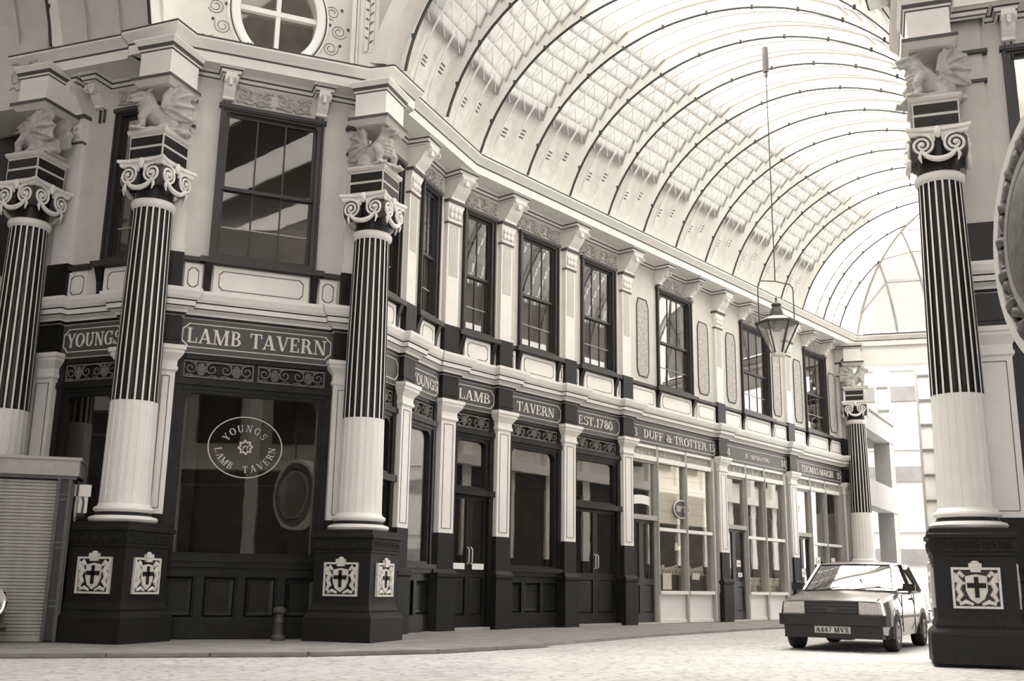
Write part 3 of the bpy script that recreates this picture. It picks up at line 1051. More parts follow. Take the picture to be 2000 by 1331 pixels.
# dark sill blocks at the two corner columns
for fr, t, w, lb in ((CHAMFER, -.34, .3, 'kiosk'), (CHAMFER, 3.02, .3, 'avenue')):
    r = thing('upper_pilaster', 'plain upper pilaster behind the corner statue on the %s side' % lb, 'pilaster', fr, t, 0, 0, 'upper storey pilasters')
    part('base_block', MB().box(0, w, -.02, .2, 6.38, 7.12), 'dark', r)
    part('shaft', MB().box(.02, w - .02, .03, .2, 7.12, 10.7).box(0, w, .0, .2, 7.12, 7.3), 'white', r)
    part('band', MB().box(-.02, w, -.02, .2, 9.70, 9.74), 'line', r)
    part('band', MB().box(-.06, w, -.06, .2, 10.24, 10.30), 'line', r)


# ------------------------------------------------------------------ main cornice
TOP = [(-10.4, 19.63), (-7.74, 18.66), (-7.68, 18.54), (-6.44, 18.04), (-6.23, 18.59), (-3.02, 19.85), (-2.50, 19.72), (-1.99, 20.92), (-2.13, 21.12), (-0.80, 24.28), (14.37, 42.5)]
VD = Vector((sin(radians(106.5)), cos(radians(106.5))))     # direction of the roof ribs and of the far lintel
LINT = [tuple(Vector(TOP[-1]) + VD * s) for s in (0.0, 11.0)]
corn = tag(put('trim_4', None), 'broad white cornice carrying the glass roof above all the upper windows', 'cornice', kind='structure')
CP = [(-1.25, 11.0, 0), (-.19, 11.0, 0), (-.17, 10.97, 0), (-.16, 11.165, 1), (-.15, 11.205, 0), (-.12, 11.24, 0), (-.03, 11.32, 0), (0, 11.35, 0), (0, 11.385, 1), (.01, 11.42, 1), (-.06, 11.44, 0), (-1.3, 11.45, 0)]
part('corona', MB().sweep(TOP + LINT[1:], CP), ['white', 'line'], corn)
BED = [(-.02, 10.82, 0), (.02, 10.84, 1), (.03, 10.87, 0), (.05, 10.93, 1), (.07, 10.96, 0), (.11, 11.0, 0)]
part('bed_moulding', MB().sweep(posts_path(LEFT, [(-.43, .44), (.3, .2)], -1.1, 2.4, .36), BED), ['white', 'line'], corn)
part('bed_moulding', MB().sweep(posts_path(CHAMFER, [(.42, .22), (2.30, .22)], -.3, 3.3, .22), BED), ['white', 'line'], corn)
_b = posts_path(FACET, [(.02, .48)], -1.75, 1.9, .40) + posts_path(MAIN, [(-2.03, .48), (.02, .48), (2.81, .48), (5.65, .48), (7.69, .22), (9.64, .22), (11.35, .48), (13.28, .22), (15.3, .22), (16.74, .48), (18.54, .22), (20.4, .22), (21.79, .48)], -2.3, 22.4, .40)[1:]
part('bed_moulding', MB().sweep(_b, BED), ['white', 'line'], corn)

# ------------------------------------------------------------------ fluted columns
COLROT = atan2(E1.y, E1.x)


def crest():
    """relief panel with crowned shield, cross and two supporters; centred on x=0, z 0..0.62, facing -y"""
    P = {}
    P['frame'] = (framebox(MB(), -.34, .34, 0, .60, .035, .035, -.05, .01), 'gold')
    P['field'] = (MB().box(-.31, .31, -.012, .01, .03, .57), 'black')
    sh = [(0, .07), (-.10, .14), (-.15, .26), (-.15, .47), (0, .50), (.15, .47), (.15, .26), (.10, .14)]
    P['shield'] = (MB().prism(sh, -.045, -.01, 'y'), 'gold')
    P['cross'] = (MB().box(-.03, .03, -.06, -.04, .16, .46).box(-.13, .13, -.06, -.04, .30, .37), 'granite')
    P['crown'] = (MB().box(-.07, .07, -.07, -.01, .53, .60).box(-.09, .09, -.08, -.01, .60, .66).ball((0, -.04, .67), (.06, .03, .03)), 'gold')
    for s in (-1, 1):
        mb = MB()
        mb.tube([(s * .17, -.03, .46), (s * .22, -.03, .52), (s * .27, -.03, .47), (s * .22, -.03, .38), (s * .26, -.03, .28), (s * .22, -.03, .2), (s * .27, -.03, .12), (s * .22, -.03, .08)], [.03, .04, .035, .045, .04, .045, .03, .02], 6)
        mb.tube([(s * .16, -.03, .36), (s * .28, -.03, .40), (s * .29, -.03, .52)], [.02, .035, .02], 6)
        mb.tube([(s * .06, -.04, .06), (s * .16, -.04, .10), (s * .25, -.04, .06)], [.02, .035, .02], 6)
        P['supporter', s] = (mb, 'gold')
    return P


def make_column(label):
    r = tag(put('fluted_column', None, None, (0, 0, 0), (0, 0, COLROT)), label, 'column', 'fluted dragon columns', 'thing')
    ped = part('pedestal', MB().square([(.68, -.02), (.68, .40), (.66, .44), (.60, .50), (.61, .54), (.575, .62), (.57, .66), (.57, 1.54), (.59, 1.56), (.585, 1.60), (.61, 1.62), (.61, 1.80), (.645, 1.82), (.645, 1.87), (.60, 1.90), (.60, 1.96)]), 'granite', r)
    for i, (x, y, rz) in enumerate(((0, -.57, 0), (.57, 0, pi / 2), (-.57, 0, -pi / 2))):
        c = put('crest_panel', CACHE.setdefault('crest_field', crest()['field'][0].mesh('field', 'black')), r, (x, y, .78), (0, 0, rz))
        for k, (mb, mt) in crest().items():
            nm = k if isinstance(k, str) else 'supporter'
            if nm != 'field':
                put(nm, CACHE.setdefault(('crest', k), mb.mesh(nm, mt, nm in ('supporter', 'crown'))), c)
        put('frieze_strip', CACHE.setdefault('pedfr', scrollwork(1.1, .13, .014, 1.6).mesh('frieze', 'granite', True)), r, (x * 1.072 - (.55 if i == 0 else 0), y * 1.072 + (-.55 if i == 1 else .55 if i == 2 else 0), 1.645), (0, 0, rz))
    part('base', MB().lathe([(.52, 1.96), (.56, 1.98), (.58, 2.02), (.56, 2.06), (.49, 2.08), (.46, 2.11), (.455, 2.14), (.49, 2.16), (.51, 2.19), (.50, 2.22), (.45, 2.25), (.43, 2.29)], 40, [0] * 4 + [1] * 2 + [0] * 5), ['white', 'dark'], r, True)
    NF = 20
    def ring(rad, z, dep, half=.36):
        pts = []
        for i in range(NF):
            a = 2 * pi * i / NF
            st = 2 * pi / NF
            for f, d in ((0, 0), (half, 0), (half + .06, dep * .8), (half + .32, dep), (1 - .06, dep * .8)):
                pts.append((( rad - d) * cos(a + st * f), (rad - d) * sin(a + st * f), z))
        return pts
    part('lower_shaft', MB().rings([ring(.43, 2.29, .004), ring(.425, 2.5, .008), ring(.405, 4.02, .008), ring(.405, 4.08, .0)], 0), 'white', r, False)
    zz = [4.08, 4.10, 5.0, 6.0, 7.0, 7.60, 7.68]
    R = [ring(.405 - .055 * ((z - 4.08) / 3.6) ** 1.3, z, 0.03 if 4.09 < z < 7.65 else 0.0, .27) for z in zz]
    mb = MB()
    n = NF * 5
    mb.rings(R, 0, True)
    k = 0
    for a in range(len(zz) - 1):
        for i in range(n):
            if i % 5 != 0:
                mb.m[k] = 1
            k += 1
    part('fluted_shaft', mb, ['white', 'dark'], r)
    part('necking_ring', MB().lathe([(.35, 7.66), (.38, 7.69), (.40, 7.73), (.40, 7.79), (.375, 7.82), (.34, 7.83)], 32), 'white', r, True)
    part('neck', MB().lathe([(.33, 7.82), (.33, 8.1), (.38, 8.3), (.42, 8.44)], 24), 'dark', r, True)
    cap = part('capital', MB().rings([[(h * x, h * y, z) for x, y in ((-1, -1), (-.5, -.86), (0, -.82), (.5, -.86), (1, -1), (.86, -.5), (.82, 0), (.86, .5), (1, 1), (.5, .86), (0, .82), (-.5, .86), (-1, 1), (-.86, .5), (-.82, 0), (-.86, -.5))] for h, z in ((.44, 8.42), (.47, 8.45), (.47, 8.49), (.51, 8.52), (.51, 8.57), (.42, 8.58))]), 'white', r)
    for k in range(4):
        rz = k * pi / 2
        for sx in (-1, 1):
            def vol():
                mb2 = MB().lathe([(.01, .012), (.182, .012), (.182, .16), (.01, .16)], 22)
                mb2.xf(Matrix.Rotation(pi / 2, 4, 'X') @ Matrix.Scale(-1, 4, (0, 0, 1)))
                mc = MB()
                mc.tube(spiral(0, 0, .185, .03, pi / 2, 2.1, -.01, 40), [.024] * 41, 6, 0)
                mc.add([v for v in mb2.v], mb2.f, 1)
                mc.ball((0, -.03, 0), .04, 8, 5)
                return mc
            q = put('volute', cached('volute', vol, ['white', 'line'], True), cap, (0, 0, 0))
            M = Matrix.Rotation(rz, 4, 'Z') @ Matrix.Translation((sx * .255, -.455, 8.25)) @ Matrix.Diagonal((sx, 1, 1, 1))
            q.matrix_local = M
        def swag():
            mb = MB()
            mb.tube([(.26 * cos(a), -.45 - .03 * sin(a), 8.18 - .20 * sin(a)) for a in [pi * i / 14 for i in range(15)]], [.02 + .03 * sin(pi * i / 14) for i in range(15)], 7)
            mb.tube([(.28, -.46, 8.16), (.31, -.46, 8.04), (.28, -.46, 7.94)], [.02, .03, .01], 6).tube([(-.28, -.46, 8.16), (-.31, -.46, 8.04), (-.28, -.46, 7.94)], [.02, .03, .01], 6)
            return mb
        put('garland', cached('swag', swag, 'white', True), cap, rot=(0, 0, rz))
        def egg():
            mb = MB().ball((0, -.46, 8.47), (.06, .05, .11))
            for x in (-.17, -.10, .10, .17):
                mb.ball((x * .7, -.43, 8.38), (.03, .04, .07), 8, 5)
            return mb
        put('leaf', cached('egg', egg, 'white', True), cap, rot=(0, 0, rz))
    part('impost_block', MB().square([(.37, 8.58), (.37, 9.06), (.40, 9.08), (.42, 9.12), (.42, 9.16), (.3, 9.17)]), 'cream', r)
    for k in range(4):
        for z0, z1 in ((8.62, 8.80), (8.85, 9.02)):
            put('impost_band', cached(('iband', z0), lambda: MB().box(-.345, .345, -.376, -.35, z0, z1), 'dark'), r, rot=(0, 0, k * pi / 2))
    part('abacus_slab', MB().rings([[(-h, -h, z), (h, -h, z), (h, .5, z), (-h, .5, z)] for h, z in ((.34, 10.08), (.42, 10.16), (.45, 10.17), (.45, 10.24), (.35, 10.27))], [0, 0, 1, 0]), ['cream', 'line'], r)
    part('entablature_block', MB().box(-.345, .345, -.345, .5, 10.25, 10.86), 'white', r)
    part('block_moulding', MB().rings([[(-h, -h, z), (h, -h, z), (h, .55, z), (-h, .55, z)] for h, z in ((.345, 10.78), (.365, 10.80), (.385, 10.83), (.41, 10.90), (.46, 10.99), (.46, 11.02))], [1, 0, 1, 0, 0]), ['white', 'line'], r)
    return r


def dragon_mesh():
    mb = MB()
    mb.ball((-.20, 0, .24), (.27, .22, .25), 12, 8)
    mb.tube([(-.2, 0, .25), (-.02, 0, .34), (.16, 0, .50), (.26, 0, .66), (.24, 0, .80), (.28, 0, .92)], [.20, .23, .22, .18, .12, .10], 10)
    mb.ball((.32, 0, .87), (.13, .10, .10), 10, 6)
    mb.tube([(.30, 0, .89), (.44, 0, .86), (.56, 0, .80)], [.09, .07, .045], 8)
    mb.tube([(.32, 0, .80), (.44, 0, .73), (.52, 0, .70)], [.06, .045, .025], 8)
    mb.tube([(.48, 0, .76), (.60, 0, .70), (.66, 0, .73)], [.02, .02, .012], 6)
    for s in (-1, 1):
        mb.tube([(.28, s * .07, .94), (.18, s * .11, 1.02)], [.05, .015], 6)
        mb.tube([(.20, s * .14, .52), (.33, s * .18, .30), (.31, s * .18, .12), (.42, s * .18, .05), (.52, s * .18, .04)], [.10, .08, .06, .055, .04], 8)
        mb.ball((-.12, s * .18, .20), (.19, .10, .20), 10, 7)
        mb.tube([(-.10, s * .22, .12), (.06, s * .23, .06), (.20, s * .23, .05)], [.08, .06, .045], 8)
        wing = [(.08, .44), (.06, .66), (.10, .86), (.02, 1.0), (-.14, 1.05), (-.32, 1.0), (-.44, .88), (-.38, .72), (-.50, .60), (-.42, .46), (-.48, .30), (-.30, .26), (-.10, .32)]
        mb.prism([(x * .9 - .10, z) for x, z in wing], s * .24 - .03, s * .24 + .03, 'y')
        for e in ((-.12, 1.0), (-.26, 1.04), (-.48, .90), (-.53, .60), (-.51, .32)):
            mb.tube([(-.01, s * .24, .54), ((.02 + e[0]) / 2 + .02, s * .30, (.54 + e[1]) / 2 + .04), (e[0], s * .27, e[1])], [.055, .045, .035], 6)
    mb.tube([(-.38, 0, .14), (-.46, .05, .10), (-.44, .2, .07), (-.30, .30, .06), (-.1, .32, .06)], [.09, .07, .055, .045, .03], 8)
    for i in range(7):
        a = i / 6
        mb.ball((.30 + .06 * sin(pi * a), 0, .36 + .42 * a - .06), (.06, .15 - .06 * a, .03), 8, 5)
    mb.box(-.44, .50, -.30, .30, -.01, .05)
    me = mb.mesh('dragon_raw', 'relief')
    o = put('dragon_raw', me)
    rm = o.modifiers.new('r', 'REMESH')
    rm.mode = 'VOXEL'
    rm.voxel_size = 0.016
    sm = o.modifiers.new('s', 'SMOOTH')
    sm.iterations = 1
    dg = bpy.context.evaluated_depsgraph_get()
    out = bpy.data.meshes.new_from_object(o.evaluated_get(dg))
    out.name = 'winged_dragon'
    bpy.data.objects.remove(o)
    out.materials.clear()
    out.materials.append(MATS['stonecarve'])
    out.polygons.foreach_set('use_smooth', [True] * len(out.polygons))
    return out


mat('stonecarve', sep(0.46), 0.75, 0.22, 8, 0.5, 30)
COLS = [((-9.52, 19.62), 'fluted column cut by the picture edge behind the kiosk', None),
        ((-6.70, 18.46), 'fluted column between the YOUNGS and LAMB TAVERN signs', None),
        ((-2.84, 20.05), 'fluted column at the avenue corner of the tavern', None),
        ((7.17, 16.60), 'large near fluted column beside the parked car', None),
        ((14.15, 42.6), 'distant pale fluted column under the far lintel', None)]
_c0 = make_column(COLS[1][1])
_c0.location = (*COLS[1][0], 0)
for i, (p, lb, _) in enumerate(COLS):
    if i == 1:
        continue
    c = copy_tree(_c0)
    c.location = (*p, 0)
    c['label'] = lb
DRG = dragon_mesh()
for p, rz, lb in (((-9.52, 19.62), COLROT + pi, 'weathered carved winged dragon on the column behind the kiosk'),
                  ((-6.70, 18.46), COLROT + pi + radians(36), 'carved winged dragon facing the kiosk, above the YOUNGS and LAMB TAVERN corner'),
                  ((-2.84, 20.05), COLROT - radians(24), 'carved winged dragon looking into the avenue from the tavern corner'),
                  ((7.17, 16.60), COLROT + pi + radians(24), 'carved winged dragon on the large near column, jaws open'),
                  ((14.15, 42.6), COLROT + 0.0, 'faint distant carved dragon under the far lintel')):
    d = put('dragon_statue', DRG, None, (*p, 9.17), (0, 0, rz), (1.08, 1.05, 0.91))
    tag(d, lb, 'statue', 'carved dragons on the columns')

# ------------------------------------------------------------------ glass vault over the avenue
Z0 = 11.44
MD = MAIN.D
BEND = Vector(TOP[-2])
ceiling = tag(put('ceiling', None), 'arched iron and glass vault roofing the whole avenue', 'roof', kind='structure')


class Rib:
    def __init__(s, foot, L, rise=4.0, v=None):
        s.foot, s.L, s.v = Vector(foot), L, v or VD
        h = L / 2
        s.R = (h * h + rise * rise) / (2 * rise)
        s.c = s.foot + s.v * h
        s.cz = Z0 + rise - s.R
        s.th = asin(h / s.R)

    def pt(s, f, off=0.0, side=0.0):
        a = f * s.th
        q = s.c + s.v * ((s.R + off) * sin(a)) + MD * side
        return Vector((q.x, q.y, s.cz + (s.R + off) * cos(a)))


SP = 1.86
ribs = [Rib((-2.32, 20.02), 9.2), Rib((-1.57, 22.2), 10.0)] + [Rib(BEND + MD * (-.1 + SP * i), 10.6) for i in range(11)]
ENDT = (Vector(TOP[-1]) - BEND).length
hipribs = [Rib(BEND + MD * t, 10.6) for t in (20.4, 22.0)]


def rib_mesh(rb, f0=-1.0, f1=1.0, n=40, origin=None):
    mb = MB()
    o = Vector((rb.foot.x, rb.foot.y, Z0)) if origin is None else origin
    F = [f0 + (f1 - f0) * i / n for i in range(n + 1)]
    def ring(f, offs, w):
        return [tuple(rb.pt(f, a, b) - o) for a, b in ((offs[0], -w), (offs[0], w), (offs[1], w), (offs[1], -w))]
    mb.rings([ring(f, (-.03, .012), .026) for f in F], 1)
    mb.rings([ring(f, (.0, .34), .03) for f in F], 0)
    mb.rings([ring(f, (.30, .36), .09) for f in F], 0)
    k = -.88
    while k < .9:
        if f0 <= k <= f1:
            p = rb.pt(k, .02) - o
            mb.box(p.x - .035, p.x + .035, p.y - .035, p.y + .035, p.z - .065, p.z + .03, 1)
        k += .16
    return mb


_shared = rib_mesh(ribs[4]).mesh('rib', ['white', 'ribdark'])
for i, rb in enumerate(ribs):
    me = _shared if i >= 2 else rib_mesh(rb).mesh('rib', ['white', 'ribdark'])
    put('rib', me, ceiling, (rb.foot.x, rb.foot.y, Z0))
for rb in hipribs:
    d = ENDT - (rb.foot - BEND).dot(MD)
    fe = asin(max(-1, (d - rb.L / 2) / rb.R)) / rb.th
    for a, b in ((-1, fe), (-fe, 1)):
        part('rib', rib_mesh(rb, a, b, 14), ['white', 'ribdark'], ceiling, loc=(rb.foot.x, rb.foot.y, Z0))

FB, FL, NR = -.79, -.36, 8


def bay_pt(a, b, u, f, off):
    return a.pt(f, off).lerp(b.pt(f, off), u)


def louvre(a, b, u0, u1, k, o):
    f0 = FB + (FL - FB) * k / NR
    f1 = FB + (FL - FB) * (k + 1.12) / NR
    mb = MB()
    q = [bay_pt(a, b, u, f, off) - o for u, f, off in ((u0, f0, .20), (u1, f0, .20), (u1, f1, .33), (u0, f1, .33))]
    n = (q[1] - q[0]).cross(q[3] - q[0]).normalized() * .02
    mb.add([*q, *[p + n for p in q]], [(0, 1, 2, 3), (7, 6, 5, 4), (0, 4, 5, 1), (1, 5, 6, 2), (2, 6, 7, 3), (3, 7, 4, 0)], 0)
    m0, m1 = bay_pt(a, b, u0 + (u1 - u0) * .72, f0, .18) - o, bay_pt(a, b, u0 + (u1 - u0) * .12, f1, .29) - o
    mb.tube([m0, m0.lerp(m1, .5), m1], [.018, .014, .008], 4, 1)
    return mb


def boards(a, b, o, fa=-1.0, fb=FB + .03, vents=True, v0=.30):
    mb = MB()
    for k in range(3):
        u0, u1 = k / 3, (k + 1) / 3
        n = 4
        for j in range(n):
            g0, g1 = fa + (fb - fa) * j / n, fa + (fb - fa) * (j + 1) / n
            q = [bay_pt(a, b, u, f, .30) - o for u, f in ((u0, g0), (u1, g0), (u1, g1), (u0, g1))]
            mb.add([*q, *[bay_pt(a, b, u, f, .34) - o for u, f in ((u0, g0), (u1, g0), (u1, g1), (u0, g1))]], [(0, 1, 2, 3), (7, 6, 5, 4), (0, 4, 5, 1), (1, 5, 6, 2), (2, 6, 7, 3), (3, 7, 4, 0)], 0)
        if vents:
            for j in range(3):
                f = fa + (fb - fa) * (v0 + .055 * j + v0 / 3 * k)
                q = [bay_pt(a, b, u, ff, .285) - o for u, ff in ((u0 + .08, f), (u0 + .2, f), (u0 + .2, f + .004), (u0 + .08, f + .004))]
                mb.add(q, [(0, 1, 2, 3)], 1)
    return mb


def bars(a, b, o, fa, fb, n=12, us=(1 / 3, 2 / 3)):
    mb = MB()
    for u in us:
        mb.tube([bay_pt(a, b, u, fa + (fb - fa) * i / n, .16) - o for i in range(n + 1)], .028, 4)
    return mb


pairs = list(zip(ribs[:-1], ribs[1:]))
rest = MB()
SH = {}
for i, (a, b) in enumerate(pairs):
    o = Vector((a.foot.x, a.foot.y, Z0))
    key = 'reg' if i >= 2 else i
    def get(nm, fn, mats):
        if (key, nm) not in SH:
            SH[(key, nm)] = fn().mesh(nm, mats)
        return SH[(key, nm)]
    put('soffit_board', get('soffit_board', lambda: boards(a, b, o), ['board', 'line']), ceiling, o)
    put('glazing_bar', get('glazing_bar', lambda: bars(a, b, o, FB, FL), 'white'), ceiling, o)
    put('board_batten', get('board_batten', lambda: bars(a, b, o, -1, FB, 6), 'board'), ceiling, o)
    put('glazing_bar', get('glazing_bar_top', lambda: bars(a, b, o, FL, -FL), 'white'), ceiling, o)
    for s in range(3):
        for k in range(NR):
            if i < 12:
                if key == 'reg':
                    me = get(('louvre', k), lambda: louvre(a, b, .002, 1 / 3 - .002, k, o), ['frosted', 'board'])
                    put('glass_louvre', me, ceiling, o + Vector((MD.x, MD.y, 0)) * (SP * s / 3))
                else:
                    put('glass_louvre', louvre(a, b, s / 3 + .002, (s + 1) / 3 - .002, k, o).mesh('louvre', ['frosted', 'board']), ceiling, o)
    for k in range(4):
        f0, f1 = FL + (-2 * FL) * k / 4, FL + (-2 * FL) * (k + 1) / 4
        def rp():
            mb = MB()
            R = []
            for j in range(4):
                f = f0 + (f1 - f0) * j / 3
                R.append([tuple(bay_pt(a, b, u, f, off) - o) for u, off in ((.02, .36), (.98, .36), (.98, .38), (.02, .38))])
            return mb.rings(R)
        put('roof_pane', get(('roof_pane', k), rp, 'roofclear'), ceiling, o)
    for k in range(NR):
        f1, f0 = -(FB + (FL - FB) * k / NR), -(FB + (FL - FB) * (k + 1) / NR)
        for s in range(3):
            q = [bay_pt(a, b, u, f, off) for u, f, off in ((s / 3 + .015, f0, .33), ((s + 1) / 3 - .015, f0, .33), ((s + 1) / 3 - .015, f1, .18), (s / 3 + .015, f1, .18))]
            rest.add(q, [(0, 1, 2, 3)])
    put('soffit_board', get('soffit_board_far', lambda: boards(a, b, o, -FB, 1.0, False), ['board', 'line']), ceiling, o)
ro = part('glass_louvres_opposite', rest, 'frosted', ceiling)
ro['kind'] = 'stuff'
# hipped far end: jack ribs and panes rising from the far lintel
EP = Vector(TOP[-1])
_R = ribs[4]


def endpt(s, d, off=.3):
    """point of the hipped end: s along the lintel, d back from it"""
    a = asin((d - _R.L / 2) / _R.R)
    q = EP + VD * s - MD * d
    return Vector((q.x, q.y, _R.cz + (_R.R + off) * cos(a)))


S_ = [0.25, 1.6, 2.95, 4.3, 5.3, 6.3, 7.65, 9.0, 10.35]
for s in S_[1:-1]:
    dm = min(s, 10.6 - s)
    part('jack_rib', MB().tube([endpt(s, dm * j / 10, .05) for j in range(11)], .045, 4, 0), 'shopframe', ceiling)
for sgn in (0, 1):
    part('hip_rib', MB().tube([endpt(k if not sgn else 10.6 - k, k, .02) for k in [5.3 * j / 16 for j in range(17)]], .07, 5), 'shopframe', ceiling)
for i in range(len(S_) - 1):
    for j in range(5):
        s0, s1 = S_[i], S_[i + 1]
        def dm(s): return min(s, 10.6 - s)
        e0, e1 = .92 * j, .92 * (j + 1)
        q = [(s0, min(e0, dm(s0))), (s1, min(e0, dm(s1))), (s1, min(e1, dm(s1))), (s0, min(e1, dm(s0)))]
        if abs(q[2][1] - q[1][1]) + abs(q[3][1] - q[0][1]) < .15:
            continue
        v = [endpt(*c) for c in q]
        part('end_pane', MB().add(v + [p + Vector((0, 0, .02)) for p in v], [(0, 1, 2, 3), (7, 6, 5, 4), (0, 4, 5, 1), (1, 5, 6, 2), (2, 6, 7, 3), (3, 7, 4, 0)]), 'frosted' if j < 2 else 'roofclear', ceiling)
        part('transverse_bar', MB().tube([v[0] - Vector((0, 0, .08)), v[1] - Vector((0, 0, .08))], .025, 4), 'shopframe', ceiling)
hp = MB()
a, c = ribs[-1], hipribs[-1]
for (x, y, lo, hi) in ((ribs[-1], hipribs[0], -1, -.45), (hipribs[0], hipribs[1], -1, -.72), (ribs[-1], hipribs[0], .45, 1), (hipribs[0], hipribs[1], .72, 1)):
    for j in range(8):
        f0, f1 = lo + (hi - lo) * j / 8, lo + (hi - lo) * (j + 1) / 8
        hp.add([bay_pt(x, y, u, f, .3) for u, f in ((0, f0), (1, f0), (1, f1), (0, f1))], [(0, 1, 2, 3)])
ho = part('hip_glazing', hp, 'frosted', ceiling)
ho['kind'] = 'stuff'

# ------------------------------------------------------------------ crossing: walls above the cornice
up = solid('wall_crossing', MB(), 'cream', 'cream wall with round window above the tavern cornice', 'wall', CHAMFER)
OC, OZ, OA, OB = 1.44, 12.62, .80, 1.02
mb = MB()
N_ = 48
for i in range(N_):
    a0, a1 = 2 * pi * i / N_, 2 * pi * (i + 1) / N_
    def outr(a):
        c, s = cos(a), sin(a)
        k = min((2.4 if c < 0 else 2.1) / max(1e-6, abs(c)), (1.25 if s < 0 else 4.5) / max(1e-6, abs(s)))
        return (OC + k * c, OZ + k * s)
    e = lambda a: (OC + OA * cos(a), OZ + OB * sin(a))
    p = [e(a0), e(a1), outr(a1), outr(a0)]
    mb.add([(x, .2, z) for x, z in p] + [(x, .5, z) for x, z in p], [(0, 1, 2, 3), (7, 6, 5, 4), (0, 4, 5, 1)])
up.data = mb.mesh('wall_crossing', 'cream')
ow = thing(nwin(), 'round white framed window above the tavern cornice', 'window', CHAMFER, OC, -.2, OZ, None, 'structure')
part('surround', MB().rings([[(k[0] * cos(2 * pi * i / 48) + k[2] * cos(2 * pi * i / 48), k[1], (OB - OA + k[0]) * sin(2 * pi * i / 48) + k[2] * sin(2 * pi * i / 48)) for i in range(48)] for k in ((OA, .1, 0), (OA, -.06, 0), (OA + .05, -.09, 0), (OA + .16, -.09, 0), (OA + .19, -.04, 0), (OA + .25, -.04, 0), (OA + .27, .02, 0))], 0, False), 'white', ow, True)
part('surround_line', MB().tube([((OA + .2) * cos(2 * pi * i / 64), -.045, (OB + .2) * sin(2 * pi * i / 64)) for i in range(64)], .014, 4, 0, closed=True), 'line', ow)
part('pane', MB().prism([(OA * cos(2 * pi * i / 48), OB * sin(2 * pi * i / 48)) for i in range(48)], .16, .17, 'y'), 'glass', ow)
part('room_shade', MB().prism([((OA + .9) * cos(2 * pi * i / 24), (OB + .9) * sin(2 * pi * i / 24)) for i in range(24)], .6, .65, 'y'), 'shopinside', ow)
part('glazing_bar', MB().box(-.045, .045, .06, .16, -OB, OB), 'white', ow)
part('glazing_bar', MB().box(-OA, OA, .05, .16, -.02, .09), 'white', ow)
# painted scrolls either side of it
for x, sg, lb in ((.22, 1, 'painted scroll ornament on the kiosk side of the round window'), (2.66, -1, 'painted scroll ornament on the avenue side of the round window')):
    r = thing('painted_scroll', lb, 'ornament', CHAMFER, x, -.195, 11.45, 'painted scrolls beside the round window')
    for k in range(4):
        z = .12 + .42 * k
        dx = (.10 if k % 2 else -.06) * sg
        part('scroll_line', MB().tube(spiral(dx, z + .1, .17, .05, pi / 2 + k, 1.8, 0, 30, sg), .006, 4), 'line', r)
        part('leaf_spot', MB().ball((dx - .2, 0, z + .22), (.035, .008, .04), 8, 5).ball((dx + .2, 0, z + .2), (.035, .008, .04), 8, 5), 'line', r)
for a in (0.72, -.95, 2.35, -2.25):
    part('painted_flower', MB().ball((-.03, 0, -.03), (.02, .006, .02), 6, 4).ball((.03, 0, -.03), (.02, .006, .02), 6, 4).ball((-.03, 0, .03), (.02, .006, .02), 6, 4).ball((.03, 0, .03), (.02, .006, .02), 6, 4), 'line', ow, loc=((OA + .1) * cos(a), -.095, (OB + .1) * sin(a)))

PIER = Frame((-2.84, 20.35), 109)
pier = solid('wall_pier', MB().box(-.62, .36, -.25, .8, 11.3, 18).box(-.62, -.52, -.30, .8, 11.3, 18).box(-.50, -.46, -.28, .8, 11.3, 18), 'cream', 'cream corner pier with painted vine above the avenue column', 'wall', PIER)
vine = thing('painted_vine', 'painted upright vine sprig on the pier beside the round window', 'ornament', PIER, -.22, .252, 12.0)
part('panel_line', framebox(MB(), -.13, .13, -.08, 3.0, .008, .008, -.004, .0), 'shopframe', vine)
for k in range(14):
    z, s = .12 + .11 * k, (-1) ** k
    part('leaf', MB().prism([(0, 0), (.05, .02), (.10, .09), (.03, .07)], -.004, 0, 'y'), 'line', vine, loc=(.01 * s, 0, z), scale=(s, 1, 1))
part('stalk', MB().tube([(-.1, 0, -.03), (-.04, 0, -.06), (.0, 0, .0), (.01, 0, .6), (-.02, 0, 1.6)], .007, 4), 'line', vine)

ARC = Rib((-2.55, 19.92), 9.7, 4.0)
mb = MB()
n = 40
for i in range(n):
    f0, f1 = -1.0 + 2.0 * i / n, -1.0 + 2.0 * (i + 1) / n
    for oa, ob, y0, y1 in ((0, .36, -.12, .55),):
        A = [ARC.pt(f, o_, 0) for f, o_ in ((f0, oa), (f1, oa), (f1, ob), (f0, ob))]
        nv = Vector((-MD.x, -MD.y, 0)) * .25
        mb.add([*[p + nv for p in A], *[p - nv for p in A]], [(0, 1, 2, 3), (7, 6, 5, 4), (0, 4, 5, 1), (2, 6, 7, 3)] + ([(0, 3, 7, 4)] if i == 0 else []) + ([(1, 5, 6, 2)] if i == n - 1 else []))
arch = solid('wall_arch', mb, 'cream', 'pale arch band opening the crossing into the avenue', 'arch')
sp = MB()
for i in range(n):
    f0, f1 = -1.0 + 2.0 * i / n, -1.0 + 2.0 * (i + 1) / n
    A = [ARC.pt(f, .34, -.05) for f in (f0, f1)]
    B = [Vector((p.x, p.y, 18)) for p in A]
    sp.add([A[0], A[1], B[1], B[0]], [(0, 1, 2, 3)])
    nv = Vector((MD.x, MD.y, 0)) * .3
    sp.add([A[0] + nv, A[1] + nv, B[1] + nv, B[0] + nv], [(0, 1, 2, 3)])
solid('wall_spandrel', sp, 'shopframe', 'grey spandrel panels above the arch into the avenue', 'wall')

